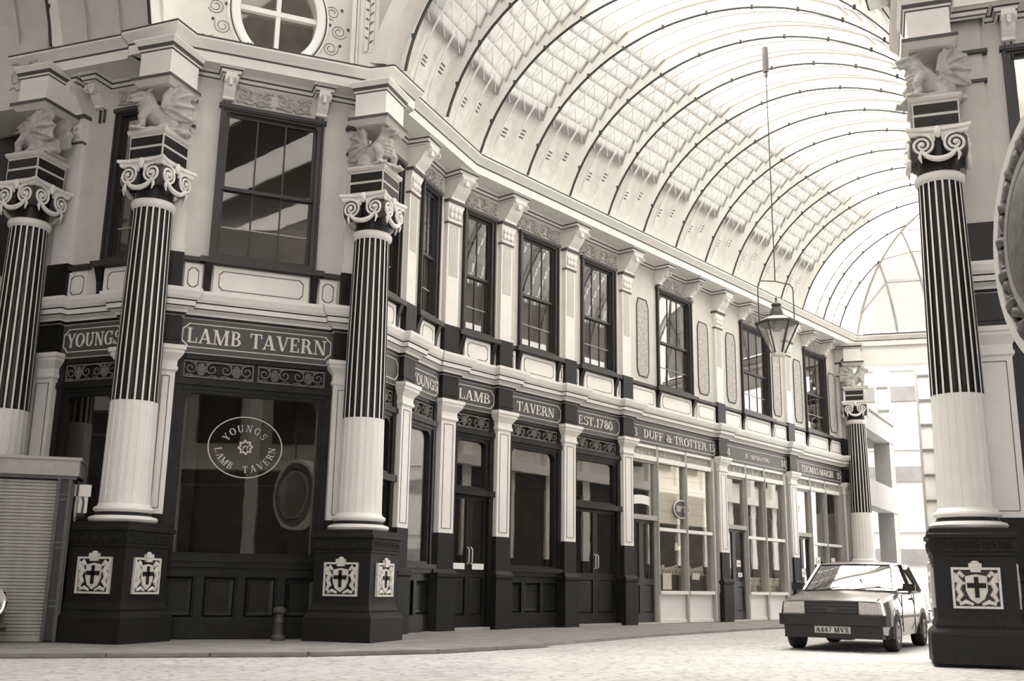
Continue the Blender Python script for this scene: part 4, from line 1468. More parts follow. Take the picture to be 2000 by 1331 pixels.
# left avenue vault fragment and pier over the outer column
LV = [Rib((-14.6, 21.25), 9.6, 4.0, LEFT.N), Rib((-12.0, 20.25), 9.6, 4.0, LEFT.N), Rib((-9.35, 19.22), 9.6, 4.0, LEFT.N), Rib((-7.05, 18.30), 9.6, 4.0, LEFT.N)]
lc = tag(put('ceiling_side_avenue', None), 'boarded vault of the side avenue at the upper picture corner', 'roof', kind='structure')
_MDs = MD
MD = LEFT.D
for rb in LV:
    part('rib', rib_mesh(rb, -1, 1, 30), ['white', 'ribdark'], lc, loc=(rb.foot.x, rb.foot.y, Z0))
O0 = Vector((0, 0, 0))
for a, b in zip(LV[:-1], LV[1:]):
    part('soffit_board', boards(a, b, O0, -1, -.2, True, .09), ['cream', 'line'], lc)
    part('soffit_board', boards(a, b, O0, .2, 1, False), ['cream', 'line'], lc)
    part('soffit_ridge', bars(a, b, O0, -1, -.2, 10, (1 / 3, 2 / 3)), 'shopframe', lc)
    part('roof_pane', MB().rings([[tuple(bay_pt(a, b, u, f, q)) for u, q in ((0, .34), (1, .34), (1, .36), (0, .36))] for f in (-.2, -.1, 0, .1, .2)]), 'frosted', lc)
MD = _MDs
PIER0 = Frame((-9.9, 19.75), 109)
solid('wall_side_pier', MB().box(-1.6, .45, -.2, .8, 10.25, 18), 'cream', 'dim cream pier wall above the column behind the kiosk', 'wall', PIER0)
r = thing('painted_scroll', 'faint painted scroll ornament on the dim pier at the upper corner', 'ornament', PIER0, .1, .205, 10.9)
part('scroll_line', scrollwork(.7, .7, .02, 1.0), 'relief', r, True, loc=(-.5, 0, -.3))


# ------------------------------------------------------------------ right-hand corner building
wall('wall_right', RIGHT, -.1, 6.5, 5.2, 11.6, [(1.22, 2.9, 7.2, 10.45)], 'cream wall behind the large near column')
solid('wall_right_base', MB().box(-.1, 6.5, .3, .5, 0, 5.3), 'dark', 'dark shopfront base wall behind the large near column', 'wall', RIGHT)
rp_ = pilaster(RIGHT, .30, 'white pilaster partly hidden by the large near column', w=.62)
entablature(5, RIGHT, [(.30, .62)], -.3, 6.5, 'banded white moulding beside the large near column')
sign(RIGHT, .92, 4.0, [], 'dark fascia board behind the round carved hanging sign')
r = thing('upper_pilaster', 'plain upper pilaster behind the large near column', 'pilaster', RIGHT, .30, 0, 0, 'upper storey pilasters')
part('base_block', MB().box(-.02, .64, -.02, .2, 6.38, 7.12), 'dark', r)
part('shaft', MB().box(.03, .59, .03, .2, 7.12, 10.9).box(.0, .62, .0, .2, 7.12, 7.3), 'cream', r)
part('band', MB().box(.0, .64, -.02, .2, 9.70, 9.75), 'line', r)
part('band', MB().box(-.04, .68, -.05, .2, 10.24, 10.30), 'line', r)
sash_window(RIGHT, 1.22, 2.9, 'dark sash window cut by the picture edge beside the carved hanging sign')
apron(RIGHT, .92, 1.18, tag(put('trim_6', None, None, RIGHT.loc(0), (0, 0, RIGHT.rot)), 'white apron panel beneath the cut-off sash window', 'panel', kind='structure'))
c6 = tag(put('trim_7', None), 'white cornice above the large near column', 'cornice', kind='structure')
part('corona', MB().sweep([RIGHT.pt(-.55, -1.6), RIGHT.pt(-.55, .58), RIGHT.pt(6.5, .58)], CP), ['white', 'line'], c6)
part('bed_moulding', MB().sweep(posts_path(RIGHT, [(.3, .62), (1.2, .22)], -.3, 6.5, .2), BED), ['white', 'line'], c6)
small_console(RIGHT, 1.22, 'small scrolled bracket above the cut-off sash window')
solid('wall_right_pier', MB().box(-.5, .5, -.3, .8, 11.3, 18).box(.5, 6.5, .0, .8, 11.3, 18), 'cream', 'cream pier above the large near column', 'wall', RIGHT)

# carved hanging sign at the picture edge
hs = tag(put('hanging_sign', None, None, (4.46, 7.9, 3.86), (0, radians(9), radians(-92))), 'round hanging sign with carved leaf rim cut by the picture edge', 'hanging sign')


def disc_ring(r0, r1, y0, y1, n=64, bulge=.02):
    return MB().rings([[(r * cos(2 * pi * i / n), y, r * sin(2 * pi * i / n)) for i in range(n)] for r, y in ((r0, y0), (r0 + .01, y0 - bulge), (r1 - .01, y0 - bulge), (r1, y0), (r1, y1), (r0, y1), (r0, y0))], 0, False)


part('rim', disc_ring(1.05, 1.16, -.14, .14), 'white', hs, True)
part('inner_rim', disc_ring(.72, .80, -.20, .20), 'shopframe', hs, True)
part('backboard', MB().lathe([(.01, -.10), (1.07, -.10), (1.07, .10), (.01, .10)], 48).xf(Matrix.Rotation(pi / 2, 4, 'X')), 'dark', hs)
part('centre_boss', MB().lathe([(.70, -.22), (.5, -.30), (.2, -.33), (.02, -.33), (.02, .33), (.2, .33), (.5, .30), (.70, .22)], 40).xf(Matrix.Rotation(pi / 2, 4, 'X')), 'grille', hs, True)
for i in range(40):
    a = 2 * pi * i / 40
    for s in (-1, 1):
        put('carved_leaf', cached('cleaf', lambda: MB().tube([(-.06, 0, -.10), (-.02, -.02, -.06), (.03, -.035, -.01), (.055, -.04, .04), (.05, -.03, .08), (.02, -.02, .11), (-.01, -.03, .10)], [.012, .03, .045, .045, .035, .025, .015], 10).tube([(-.03, 0, -.04), (-.07, -.02, .02), (-.05, -.03, .07)], [.02, .032, .015], 8), 'grille', True), hs, (.93 * cos(a), .12 * s, .93 * sin(a)), (0, -a + pi / 2 + (.5 if i % 2 else -.5), 0), (1, s * -1, 1))
part('bracket_rod', MB().tube([(0, 0, 1.1), (0, 0, 2.2)], .03, 8).tube([(0, 0, 2.2), (0, 2.5, 2.2)], .03, 8), 'iron', hs)

# ------------------------------------------------------------------ hanging lantern
ln = tag(put('hanging_lantern', None, None, (6.87, 26.4, 6.93), (0, 0, radians(20))), 'glass street lantern hung on a long rod from the vault', 'lantern')
HEX = [(cos(pi / 3 * i + pi / 6), sin(pi / 3 * i + pi / 6)) for i in range(6)]
rT, rB, zT = .53, .17, .80
part('base_ring', MB().rings([[(x * q, y * q, z) for x, y in HEX] for q, z in ((.10, -.06), (.18, -.03), (.18, .02), (.15, .03))]), 'white', ln)
part('top_ring', MB().rings([[(x * q, y * q, z) for x, y in HEX] for q, z in ((rT - .03, zT - .02), (rT + .03, zT), (rT + .03, zT + .05), (rT - .06, zT + .06))], 0), 'iron', ln)
for i in range(6):
    j = (i + 1) % 6
    a, b = Vector((HEX[i][0] * rB, HEX[i][1] * rB, .03)), Vector((HEX[i][0] * rT, HEX[i][1] * rT, zT))
    c, d = Vector((HEX[j][0] * rT, HEX[j][1] * rT, zT)), Vector((HEX[j][0] * rB, HEX[j][1] * rB, .03))
    part('corner_bar', MB().tube([a, b], .022, 5), 'iron', ln)
    k = Vector((0, 0, .008))
    part('pane', MB().add([a, b, c, d, a + k, b + k, c + k, d + k], [(0, 1, 2, 3), (7, 6, 5, 4), (0, 4, 5, 1), (1, 5, 6, 2), (2, 6, 7, 3), (3, 7, 4, 0)]), 'lanternglass', ln)
part('hood', MB().rings([[(x * q, y * q, z) for x, y in HEX] for q, z in ((rT, zT + .05), (.32, zT + .16), (.2, zT + .2))]), 'white', ln)
part('chimney', MB().lathe([(.19, zT + .16), (.17, zT + .3), (.13, zT + .42), (.10, zT + .46), (.12, zT + .48), (.13, zT + .53), (.08, zT + .57), (.02, zT + .6), (.02, zT + .66), (.035, zT + .69), (.01, zT + .73)], 16), 'iron', ln, True)
part('mantle', MB().lathe([(.12, .62), (.13, .8), (.10, .9)], 12), 'shopframe', ln, True)
part('yoke', MB().tube([(-.54, 0, zT), (-.54, 0, 1.75), (-.52, 0, 1.85), (-.44, 0, 1.92), (0, 0, 1.96), (.44, 0, 1.92), (.52, 0, 1.85), (.54, 0, 1.75), (.54, 0, zT)], .016, 6), 'iron', ln)
part('rod', MB().tube([(0, 0, 1.96), (0, 0, 8.25)], .016, 6), 'iron', ln)
part('ceiling_bracket', MB().box(-.06, .06, -.06, .06, 7.95, 8.7).box(-.03, .03, -.03, .03, 7.8, 7.95), 'iron', ln)

# ------------------------------------------------------------------ shutter kiosk
KF = Frame((-7.42, 18.0), 73)
kk = thing('shutter_kiosk', 'small kiosk with closed grey roller shutter beside the fluted column', 'kiosk', KF, 0, 0, 0)
W_ = 3.0
part('body', MB().box(-W_, -.0, .18, .95, 0, 2.7), 'black', kk)
part('side_frame', framebox(MB(), 0, 0.001, 0, 2.6, .0005, .05, .0, .9).box(-.06, .0, .02, .08, .05, 2.6), 'iron', kk)
part('fascia', MB().box(-W_ - .05, .06, -.06, 1.0, 2.72, 2.98), 'shutter', kk)
part('roof', MB().box(-W_ - .08, .09, -.09, 1.05, 2.98, 3.03), 'shopframe', kk)
part('fascia_rail', MB().box(-W_, .03, -.03, .1, 2.66, 2.72), 'iron', kk)
for x in (-.06, -.24, -W_):
    part('shutter_guide', MB().box(x - .03, x + .03, -.02, .12, 0, 2.66), 'iron', kk)
part('guide_panel', MB().box(-.22, -.05, .03, .08, .02, 2.66), 'black', kk)
for z in (.55, 1.5, 2.3):
    part('guide_clip', MB().box(-.22, -.05, .0, .04, z, z + .03).box(-.22, -.05, .0, .04, z + .09, z + .12), 'iron', kk)
slat = MB().prism([(0, .0), (-.022, .012), (-.022, .045), (0, .058), (.015, .058), (.015, 0)], -W_ + .03, -.27, 'x').mesh('slat', 'shutter')
for k in range(45):
    put('slat', slat, kk, (0, .06, .10 + .0565 * k))
part('bottom_bar', MB().box(-W_ + .03, -.27, .03, .1, .0, .10), 'shutter', kk)
part('lock', MB().lathe([(.012, -.02), (.012, .02)], 8).xf(Matrix.Rotation(pi / 2, 4, 'X')), 'black', kk, loc=(-1.1, .03, 1.4))
part('scroll_ironwork', MB().tube([(.05, .25 + .10 * sin(t), 2.55 + .1 * cos(t)) for t in [k * .5 for k in range(13)]], .02, 5).tube([(.05, .15, 2.55), (.05, .1, 2.45), (.05, .18, 2.38)], .018, 5).tube([(.05, .40, 2.65), (.05, .46, 2.5), (.05, .40, 2.3), (.05, .46, 2.1)], .015, 5), 'iron', kk, True)
part('hose_reel', MB().tube([(.05, .20 + .15 * sin(t), 2.17 + .24 * cos(t)) for t in [k * pi / 12 for k in range(24)]], .018, 5, closed=True).tube([(.05, .20 + .08 * sin(t), 2.2 + .12 * cos(t)) for t in [k * pi / 8 for k in range(16)]], .03, 6, closed=True), 'shopframe', kk, True)
mb = thing('meter_box', 'small white meter box on the kiosk side next to the fluted column', 'box', KF, .0, 0, 0)
part('case', MB().box(.02, .22, .22, .34, 2.12, 2.50), 'white', mb)
part('cover', MB().box(.0, .26, .18, .36, 2.40, 2.60), 'white', mb)
part('conduit', MB().tube([(.13, .2, 2.40), (.16, .2, 2.3), (.15, .2, 2.12)], .018, 6), 'iron', mb)

# ------------------------------------------------------------------ small street things
bl = tag(put('bollard', None, None, (*CHAMFER.pt(2.12, .42), 0)), 'short dark iron bollard in front of the tavern window panels', 'bollard')
part('post', MB().lathe([(.13, -.02), (.13, .06), (.10, .09), (.09, .30), (.10, .32), (.085, .34), (.08, .44), (.10, .46)], 14), 'iron', bl, True)
part('cap', MB().lathe([(.10, .46), (.13, .49), (.13, .53), (.09, .57), (.02, .59)], 14), 'iron', bl, True)
for x, lb in ((-1.35, 'white notice on the near leaf of the LAMB door'), (-.66, 'white notice on the far leaf of the LAMB door')):
    q = thing('notice_card', lb, 'notice', MAIN, x, -.18, 1.38, 'notices on the tavern door')
    part('card', MB().box(0, .42, -.01, 0, 0, .14), 'paper', q)
for (a, b), s in (((7.72, 9.22), 'near'), ((9.42, 10.88), 'far')):
    q = thing('window_blind', 'white roller blind drawn in the %s half of the 13 shop window' % s, 'blind', MAIN, a, -.26, 2.95, 'white shop blinds')
    part('fabric', MB().box(.02, b - a - .05, 0, .015, .0, 1.78), 'blind', q)
    part('bottom_batten', MB().box(.02, b - a - .05, -.012, .03, -.04, .0), 'brown', q)
    part('pleats', MB().box(.02, b - a - .05, -.004, .0, .35, .36).box(.02, b - a - .05, -.004, 0, .7, .71).box(.02, b - a - .05, -.004, 0, 1.05, 1.06).box(.02, b - a - .05, -.004, 0, 1.4, 1.41), 'shopframe', q)
ov = thing('oval_sign', 'small oval shop sign hung across the mullion of the white blind window', 'sign', MAIN, 9.1, .0, 3.42)
part('board', MB().prism([(.46 * cos(2 * pi * i / 28), .27 * sin(2 * pi * i / 28)) for i in range(28)], .16, .19, 'y'), 'signboard', ov)
part('rim', MB().tube([(.46 * cos(2 * pi * i / 28), .16, .27 * sin(2 * pi * i / 28)) for i in range(28)], .02, 5, closed=True), 'gold', ov)
letters(ov, 'DUFF', -.30, .0, -.08, .18, .16, 'gold')
letters(ov, 'T', .08, .26, -.08, .18, .16, 'gold')
lp = thing('arched_label', 'white curved label on the fanlight above the 13 shop door', 'sign', MAIN, 6.85, -.19, 3.45)
part('label_strip', MB().rings([[(x, y, -.10 * x * x * 2 + z) for x, z in [(-.42 + .84 * i / 10, .0) for i in range(11)] + [(.42 - .84 * i / 10, .26) for i in range(11)]] for y in (-.008, 0)]), 'paper', lp)
shelf = thing('window_shelf', 'narrow display shelf across the lower 13 shop window', 'shelf', MAIN, 7.7, -.34, 1.42)
part('board', MB().box(0, 3.2, 0, .2, 0, .03), 'shopframe', shelf)
random.seed(3)
for i in range(16):
    x = 7.8 + i * .195
    h = random.uniform(.12, .24)
    g = thing('jar', 'small pale jar, %s from the door on the 13 shop window shelf' % 'first second third fourth fifth sixth seventh eighth ninth tenth eleventh twelfth thirteenth fourteenth fifteenth sixteenth'.split()[i], 'jar', MAIN, x, -.44, 1.45, 'jars on the shop window shelf')
    put('body', cached(('jar', i % 4), lambda: MB().lathe([(.06, 0), (.07, .02), (.07, .12 + .03 * (i % 4)), (.045, .15 + .03 * (i % 4))], 10), 'goods', True), g)
    put('lid', cached(('jlid', i % 4), lambda: MB().lathe([(.05, .15 + .03 * (i % 4)), (.05, .18 + .03 * (i % 4))], 10), 'paper'), g)
pp = thing('poster', 'white paper poster low in the 13 shop window', 'poster', MAIN, 8.02, -.215, .98, 'shop notices')
part('sheet', MB().box(0, .5, 0, .006, 0, .48), 'paper', pp)
pp = thing('price_card', 'white lettered card in the far light of the 13 shop window', 'card', MAIN, 9.75, -.215, 1.28, 'shop notices')
part('sheet', MB().prism([(0, .02), (.45, 0), (.5, .2), (.04, .22)], 0, .006, 'y'), 'paper', pp)
pp = thing('card_sticker', 'small white sticker high in the lower 13 shop window', 'card', MAIN, 8.75, -.215, 2.15, 'shop notices')
part('sheet', MB().prism([(0, .0), (.3, .02), (.34, .16), (.2, .12), (.1, .26), (.02, .2)], 0, .006, 'y'), 'paper', pp)
for t, z, w, h, lb in ((12.0, 1.45, .22, .5, 'tall white notice on the near leaf of the 14 shop door'), (12.68, 1.75, .28, .22, 'white notice on the far leaf of the 14 shop door'), (12.75, 1.42, .3, .14, 'oval white sticker on the far leaf of the 14 shop door'),
                       (19.1, 1.95, .35, .32, 'square white notice in the near light of shop 15'), (20.5, 1.95, .35, .32, 'square white notice in the far light of shop 15'), (17.75, 1.5, .3, .3, 'white notice on the 15 shop door')):
    q = thing('shop_notice', lb, 'notice', MAIN, t, -.2, z, 'shop notices')
    part('sheet', MB().box(0, w, -.01, 0, 0, h), 'paper', q)
    part('print', MB().box(w * .2, w * .8, -.013, -.009, h * .35, h * .6), 'shopframe', q)
for t, w, lb in ((13.45, 1.25, 'near'), (14.95, 1.25, 'far')):
    q = thing('display_box', 'white goods box on the sill of the 14 shop window, %s light' % lb, 'box', MAIN, t, -.5, .94)
    part('carton', MB().box(.05, w, -.1, .2, .2, .45).box(0.1, w - .1, -.05, .2, 0, .2), 'goods', q)
    part('top_trim', MB().box(.02, w + .03, -.13, .2, .45, .48), 'paper', q)
dome = thing('dark_round_shape', 'dark rounded chair back behind the open lower sash over the 14 sign', 'chair', MAIN, 13.75, -.45, 7.15)  # unidentified dark rounded object behind the sash
part('backrest', MB().prism([(-.34 + .0, 0)] + [(-.34 * cos(pi * i / 14), .12 + .38 * sin(pi * i / 14)) for i in range(15)] + [(.34, 0)], 0, .06, 'y'), 'black', dome)
part('upholstery', MB().prism([(-.26, .04)] + [(-.26 * cos(pi * i / 14), .12 + .30 * sin(pi * i / 14)) for i in range(15)] + [(.26, .04)], -.03, 0, 'y'), 'brown', dome)

# ------------------------------------------------------------------ parked saloon car, built in metres about its front axle
K = 1 / UNIT


def car_body():
    """half cross-sections (y, z) along x, front +; mirrored"""
    st = [  # x, [sill, lower side, upper side, shoulder, top edge, top centre]
        (.72, [(.70, .30), (.74, .42), (.76, .56), (.73, .735), (.64, .755), (0, .765)]),
        (.66, [(.74, .27), (.79, .42), (.80, .56), (.77, .735), (.66, .77), (0, .78)]),
        (.36, [(.77, .24), (.81, .42), (.82, .60), (.79, .77), (.69, .825), (0, .845)]),
        (-.10, [(.77, .22), (.815, .42), (.825, .64), (.795, .805), (.71, .87), (0, .90)]),
        (-.55, [(.77, .22), (.82, .42), (.825, .66), (.795, .83), (.73, .90), (0, .935)]),
        (-1.20, [(.77, .22), (.82, .42), (.825, .67), (.80, .86), (.75, .89), (0, .90)]),
        (-2.20, [(.77, .22), (.82, .42), (.825, .68), (.80, .88), (.75, .90), (0, .90)]),
        (-2.75, [(.77, .24), (.82, .42), (.825, .68), (.79, .89), (.72, .93), (0, .95)]),
        (-3.15, [(.75, .27), (.80, .42), (.81, .68), (.77, .87), (.70, .90), (0, .92)]),
        (-3.30, [(.70, .32), (.76, .42), (.77, .66), (.74, .82), (.66, .84), (0, .85)]),
    ]
    R = []
    for x, h in st:
        ring = [(x, y, z) for y, z in h] + [(x, -y, z) for y, z in h[-2::-1]]
        R.append(ring)
    mb = MB().rings(R, 0, False, False)
    mb.f.append(tuple(range(11))[::-1]); mb.m.append(0)
    n = len(R) * 11
    mb.f.append(tuple(range(n - 11, n))); mb.m.append(0)
    return mb


def car(loc, rz, label):
    r = tag(put('saloon_car', None, None, loc, (0, 0, rz)), label, 'car')
    S = Matrix.Scale(K, 4)
    P = lambda nm, mb, mt, par=None, sm=False, **k: part(nm, mb.xf(S), mt, par or r, sm, **k)
    P('body', car_body(), 'carpaint', None, True)
    # cabin: roof on pillars
    FB_, FT, RT, RB = (-.52, .72, .92), (-1.18, .60, 1.33), (-2.30, .60, 1.34), (-2.78, .70, .94)
    roof = MB().rings([[(x, -w, z), (x, -w * .6, z + .03), (x, 0, z + .04), (x, w * .6, z + .03), (x, w, z), (x, w, z - .03), (x, 0, z - .02), (x, -w, z - .03)] for x, w, z in ((-1.06, .60, 1.31), (-1.20, .61, 1.36), (-1.7, .615, 1.38), (-2.25, .60, 1.365), (-2.36, .59, 1.325))])
    P('roof', roof, 'carpaint', None, True)
    for s in (-1, 1):
        P('pillar', MB().tube([(-.48, s * .73, .90), (-1.10, s * .60, 1.325)], .035, 5), 'carpaint')
        P('pillar', MB().tube([(-1.62, s * .775, .90), (-1.68, s * .615, 1.355)], .035, 5), 'carblack')
        P('pillar', MB().tube([(-2.86, s * .70, .92), (-2.33, s * .595, 1.335)], .06, 5), 'carpaint')
        P('side_window', MB().add([(-.60, s * .755, .90), (-1.60, s * .775, .90), (-1.66, s * .62, 1.335), (-1.12, s * .605, 1.315), (-.60, s * .74, .90), (-1.60, s * .76, .90), (-1.66, s * .605, 1.335), (-1.12, s * .59, 1.315)], [(0, 1, 2, 3), (7, 6, 5, 4), (0, 4, 5, 1), (1, 5, 6, 2), (2, 6, 7, 3), (3, 7, 4, 0)]), 'carglass')
        P('side_window', MB().add([(-1.66, s * .775, .90), (-2.72, s * .73, .92), (-2.32, s * .60, 1.325), (-1.72, s * .62, 1.335), (-1.66, s * .76, .90), (-2.72, s * .715, .92), (-2.32, s * .585, 1.325), (-1.72, s * .605, 1.335)], [(0, 1, 2, 3), (7, 6, 5, 4), (0, 4, 5, 1), (1, 5, 6, 2), (2, 6, 7, 3), (3, 7, 4, 0)]), 'carglass')
    def screen(x0, z0, w0, x1, z1, w1, bulge):
        R = []
        for q in range(5):
            f = q / 4
            x, z, w = x0 + (x1 - x0) * f, z0 + (z1 - z0) * f, w0 + (w1 - w0) * f
            R.append([(x + bulge * (1 - (y / w) ** 2) * sin(pi * (.3 + .4 * f)), y, z) for y in [w * (-1 + k / 4) for k in range(9)]])
        a = MB().rings(R, 0, False, False)
        nv = len(a.v)
        a.add([(x - .012, y, z - .006) for x, y, z in a.v], [tuple(reversed(f)) for f in a.f])
        return a
    P('windscreen', screen(-.50, .915, .69, -1.08, 1.335, .56, .05), 'carglass', None, True)
    P('rear_window', screen(-2.80, .95, .62, -2.35, 1.325, .54, -.04), 'carglass', None, True)
    P('screen_seal', MB().tube([(-.45, -.70, .905), (-.42, 0, .925), (-.45, .70, .905)], .022, 5).tube([(-1.07, -.57, 1.335), (-1.04, 0, 1.35), (-1.07, .57, 1.335)], .012, 5), 'carblack')
    P('interior', MB().box(-2.6, -.75, -.68, .68, .55, .86).box(-1.55, -1.35, -.62, -.15, .8, 1.18).box(-1.55, -1.35, .15, .62, .8, 1.18), 'carblack')
    P('bonnet_line', MB().tube([(.66, -.67, .778), (-.45, -.73, .905)], .006, 4).tube([(.66, .67, .778), (-.45, .73, .905)], .006, 4), 'carblack')
    P('wiper', MB().tube([(-.46, .05, .93), (-.56, .5, .985)], .008, 4).tube([(-.46, -.5, .925), (-.56, -.05, .985)], .008, 4), 'carblack')
    P('grille', MB().box(.70, .745, -.40, .40, .555, .745), 'carblack')
    for z in (.59, .64, .69):
        P('grille_bar', MB().box(.74, .752, -.40, .40, z, z + .016), 'iron')
    P('grille_badge', MB().box(.74, .757, -.06, .06, .60, .645), 'iron')
    for s in (-1, 1):
        h = P('headlamp', MB().rings([[(x, s * y, z) for y, z in ((.40, .56), (.77 - d, .56), (.755 - d, .73), (.40, .74))] for x, d in ((.62, .0), (.735, .02), (.75, .04))]), 'lampglass', None)
        P('lamp_bezel', MB().box(.70, .752, s * .40 - .012, s * .40 + .012, .555, .745), 'carblack', h)
        P('indicator', MB().box(.785, .80, min(s * .50, s * .66), max(s * .50, s * .66), .435, .47), 'iron')
        P('wing_mirror', MB().rings([[(-.78 + x, s * y, z) for y, z in ((.80, .92), (1.0, .92), (1.0, 1.03), (.82, 1.04))] for x in (-.05, .05)]).box(-.80, -.74, min(s * .74, s * .84), max(s * .74, s * .84), .92, .96), 'carblack')
        for x in (0, -2.43):
            w = P('wheel', MB().lathe([(.19, -.10), (.27, -.10), (.287, -.07), (.29, 0), (.287, .07), (.27, .10), (.19, .10)], 28).xf(Matrix.Rotation(pi / 2, 4, 'X')).xf(Matrix.Translation((x, s * .735, .29))), 'tyre', None, True)
            P('hub_cap', MB().lathe([(.19, 0), (.185, .03), (.12, .045), (.10, .03), (.04, .04), (.0, .045)], 20).xf(Matrix.Rotation(-s * pi / 2, 4, 'X')).xf(Matrix.Translation((x, s * .80, .29))), 'hub', w, True)
            P('wheel_arch', MB().prism([(x + .335 * cos(a), .29 + .345 * sin(a)) for a in [pi * i / 16 for i in range(17)]] + [(x - .335, .20), (x + .335, .20)], s * .60, s * .826, 'y'), 'carblack')
            P('arch_lip', MB().tube([(x + .345 * cos(a), s * .824, .29 + .355 * sin(a)) for a in [pi * i / 16 for i in range(17)]], .014, 5), 'carpaint', None, True)
        P('door_handle', MB().box(-1.52, -1.38, min(s * .82, s * .845), max(s * .82, s * .845), .78, .81), 'carblack')
        P('side_rubbing_strip', MB().box(-2.05, -.42, min(s * .82, s * .838), max(s * .82, s * .838), .50, .54), 'carblack')
        P('door_line', MB().box(-.52, -.51, min(s * .815, s * .829), max(s * .815, s * .829), .28, .86), 'carblack')
        P('door_line', MB().box(-1.64, -1.63, min(s * .815, s * .83), max(s * .815, s * .83), .28, .88), 'carblack')
    P('front_bumper', MB().rings([[(x, -w, z0), (x + .0, w, z0), (x, w, z1), (x, -w, z1)] for x, w, z0, z1 in ((.40, .84, .40, .555), (.62, .85, .385, .555), (.76, .80, .385, .55), (.80, .72, .40, .54))]), 'carblack', None)
    P('front_valance', MB().box(.5, .725, -.74, .74, .20, .40), 'carblack')
    P('rear_bumper', MB().box(-3.40, -3.1, -.80, .80, .36, .55), 'carblack')
    P('underside', MB().box(-3.1, .5, -.55, .55, .22, .32).box(-.25, .0, -.25, .12, .15, .25), 'carblack')
    pl = P('number_plate', MB().box(.725, .745, -.27, .27, .275, .375), 'plate')
    letters(pl, 'A447 MVX', .02 * K, .52 * K, 0, .07 * K, 0, 'carblack')
    for q in pl.children:
        x = q.location.x
        q.location, q.rotation_euler = (.747 * K, -.27 * K + x, .288 * K), (0, 0, pi / 2)
    return r


glass_material('carglass', 0.45, 0.01, 2.6, 1.0)
_hd = Vector((-.50, -.866)).normalized()
car((6.37, 20.6, -.07), atan2(_hd.y, _hd.x), 'pale eighties saloon car facing the camera beside the large near column')

# chrome nose of another vehicle just entering the picture by the kiosk
nv = tag(put('parked_vehicle', None, None, (-7.80, 16.3, -.07), (0, 0, radians(-60))), 'chrome lamp end of a vehicle cut off by the picture edge at the kiosk', 'vehicle')
part('lamp', MB().lathe([(.02, -.30), (.16, -.24), (.24, -.08), (.25, .0), (.23, .03), (.2, .02), (.02, .04)], 24).xf(Matrix.Rotation(pi / 2, 4, 'Y')), 'chrome', nv, True, loc=(.0, 0, .72))
part('wing', MB().rings([[(x, y * w, z0 + (z1 - z0) * (1 - y * y * .3)) for y in (-1, -.5, 0, .5, 1)] + [(x, .9 * w, .35), (x, -.9 * w, .35)] for x, w, z0, z1 in ((-1.4, .30, .5, .75), (-.5, .28, .5, .72), (-.2, .2, .45, .62), (-.1, .14, .42, .5))]), 'carblack', nv, True)
part('bumper', MB().tube([(.10, -.3, .36), (.12, 0, .36), (.10, .25, .36)], .06, 8), 'carblack', nv, True)
part('wheel', MB().lathe([(.2, -.1), (.34, -.1), (.36, 0), (.34, .1), (.2, .1)], 24).xf(Matrix.Rotation(pi / 2, 4, 'X')), 'tyre', nv, True, loc=(-.7, .0, .36))

# ------------------------------------------------------------------ beyond the far lintel
FAR = Frame(LINT[0], 106.5)
solid('wall_lintel', MB().box(-.2, 11, .3, .9, 10.2, 11.45), 'white', 'white lintel closing the far end of the avenue', 'lintel', FAR)
# side wing whose window bays recede behind the far column
wing = Frame((14.95, 44.2), 30)
wg = tag(put('shop_wing', None, None, wing.loc(0), (0, 0, wing.rot)), 'pale wing with tall dark openings just past the far column', 'building')
for z0, z1 in ((4.5, 5.6), (7.7, 8.55)):
    part('spandrel_band', MB().box(-1.2, 5.6, -.25, .4, z0, z1), 'cityn', wg)
for x in (-1.2, 4.7):
    part('pier', MB().box(x, x + .9, -.2, .5, 0, 8.5), 'cityn', wg)
part('roof_edge', MB().box(-1.2, 5.6, -.3, .4, 8.55, 8.62), 'citydark', wg)
part('recess_wall', MB().box(-1.2, 5.6, 1.2, 1.4, 0, 8.4), 'citydark', wg)
part('recess_ceiling', MB().box(-1.2, 5.6, .3, 1.3, 7.6, 7.7), 'citydark', wg)
bb = tag(put('tower_block', None, None, (22, 64, 0), (0, 0, FAR.rot)), 'hazy white panelled tower closing the view at the end of the avenue', 'building')
part('wall', MB().box(-14, 16, 0, 6, 0, 15.3), 'cityn', bb)
for k in range(3):
    z = 2.6 + 4.9 * k
    part('floor_band', MB().box(-14, 16, -.2, .1, z, z + .9), 'citydark', bb)
    part('floor_ledge', MB().box(-14, 16, -.25, .1, z + 1.9, z + 2.0), 'cityn', bb)
for (x, y), lb in (((17.75, 49.4), 'ladder-like steel mast rising beside the far column'), ((18.55, 46.4), 'ladder-like steel mast nearest the large column')):
    lm = tag(put('steel_mast', None, None, (x, y, 0), (0, 0, FAR.rot)), lb, 'mast', 'ladder masts at the avenue end')
    for sx in (-.30, .30):
        part('upright', MB().box(sx - .05, sx + .05, -.05, .05, 0, 12.6), 'shopframe' if sx < 0 else 'white', lm)
    for k in range(11):
        part('rung', MB().box(-.25, .25, -.04, .04, .4 + 1.12 * k, .5 + 1.12 * k), 'citydark', lm)
    part('panel_strip', MB().box(-.25, .25, .05, .1, 0, 12.6), 'white', lm)
dp = tag(put('drain_pipe', None, None, (19.2, 46.2, 0)), 'pale vertical pipe next to the ladder mast', 'pipe')
part('pipe', MB().lathe([(.16, 0), (.16, 12)], 12), 'cityn', dp, True)
for k in range(4):
    part('collar', MB().lathe([(.2, 1.6 + 2.9 * k), (.2, 1.75 + 2.9 * k)], 12), 'shopframe', dp)


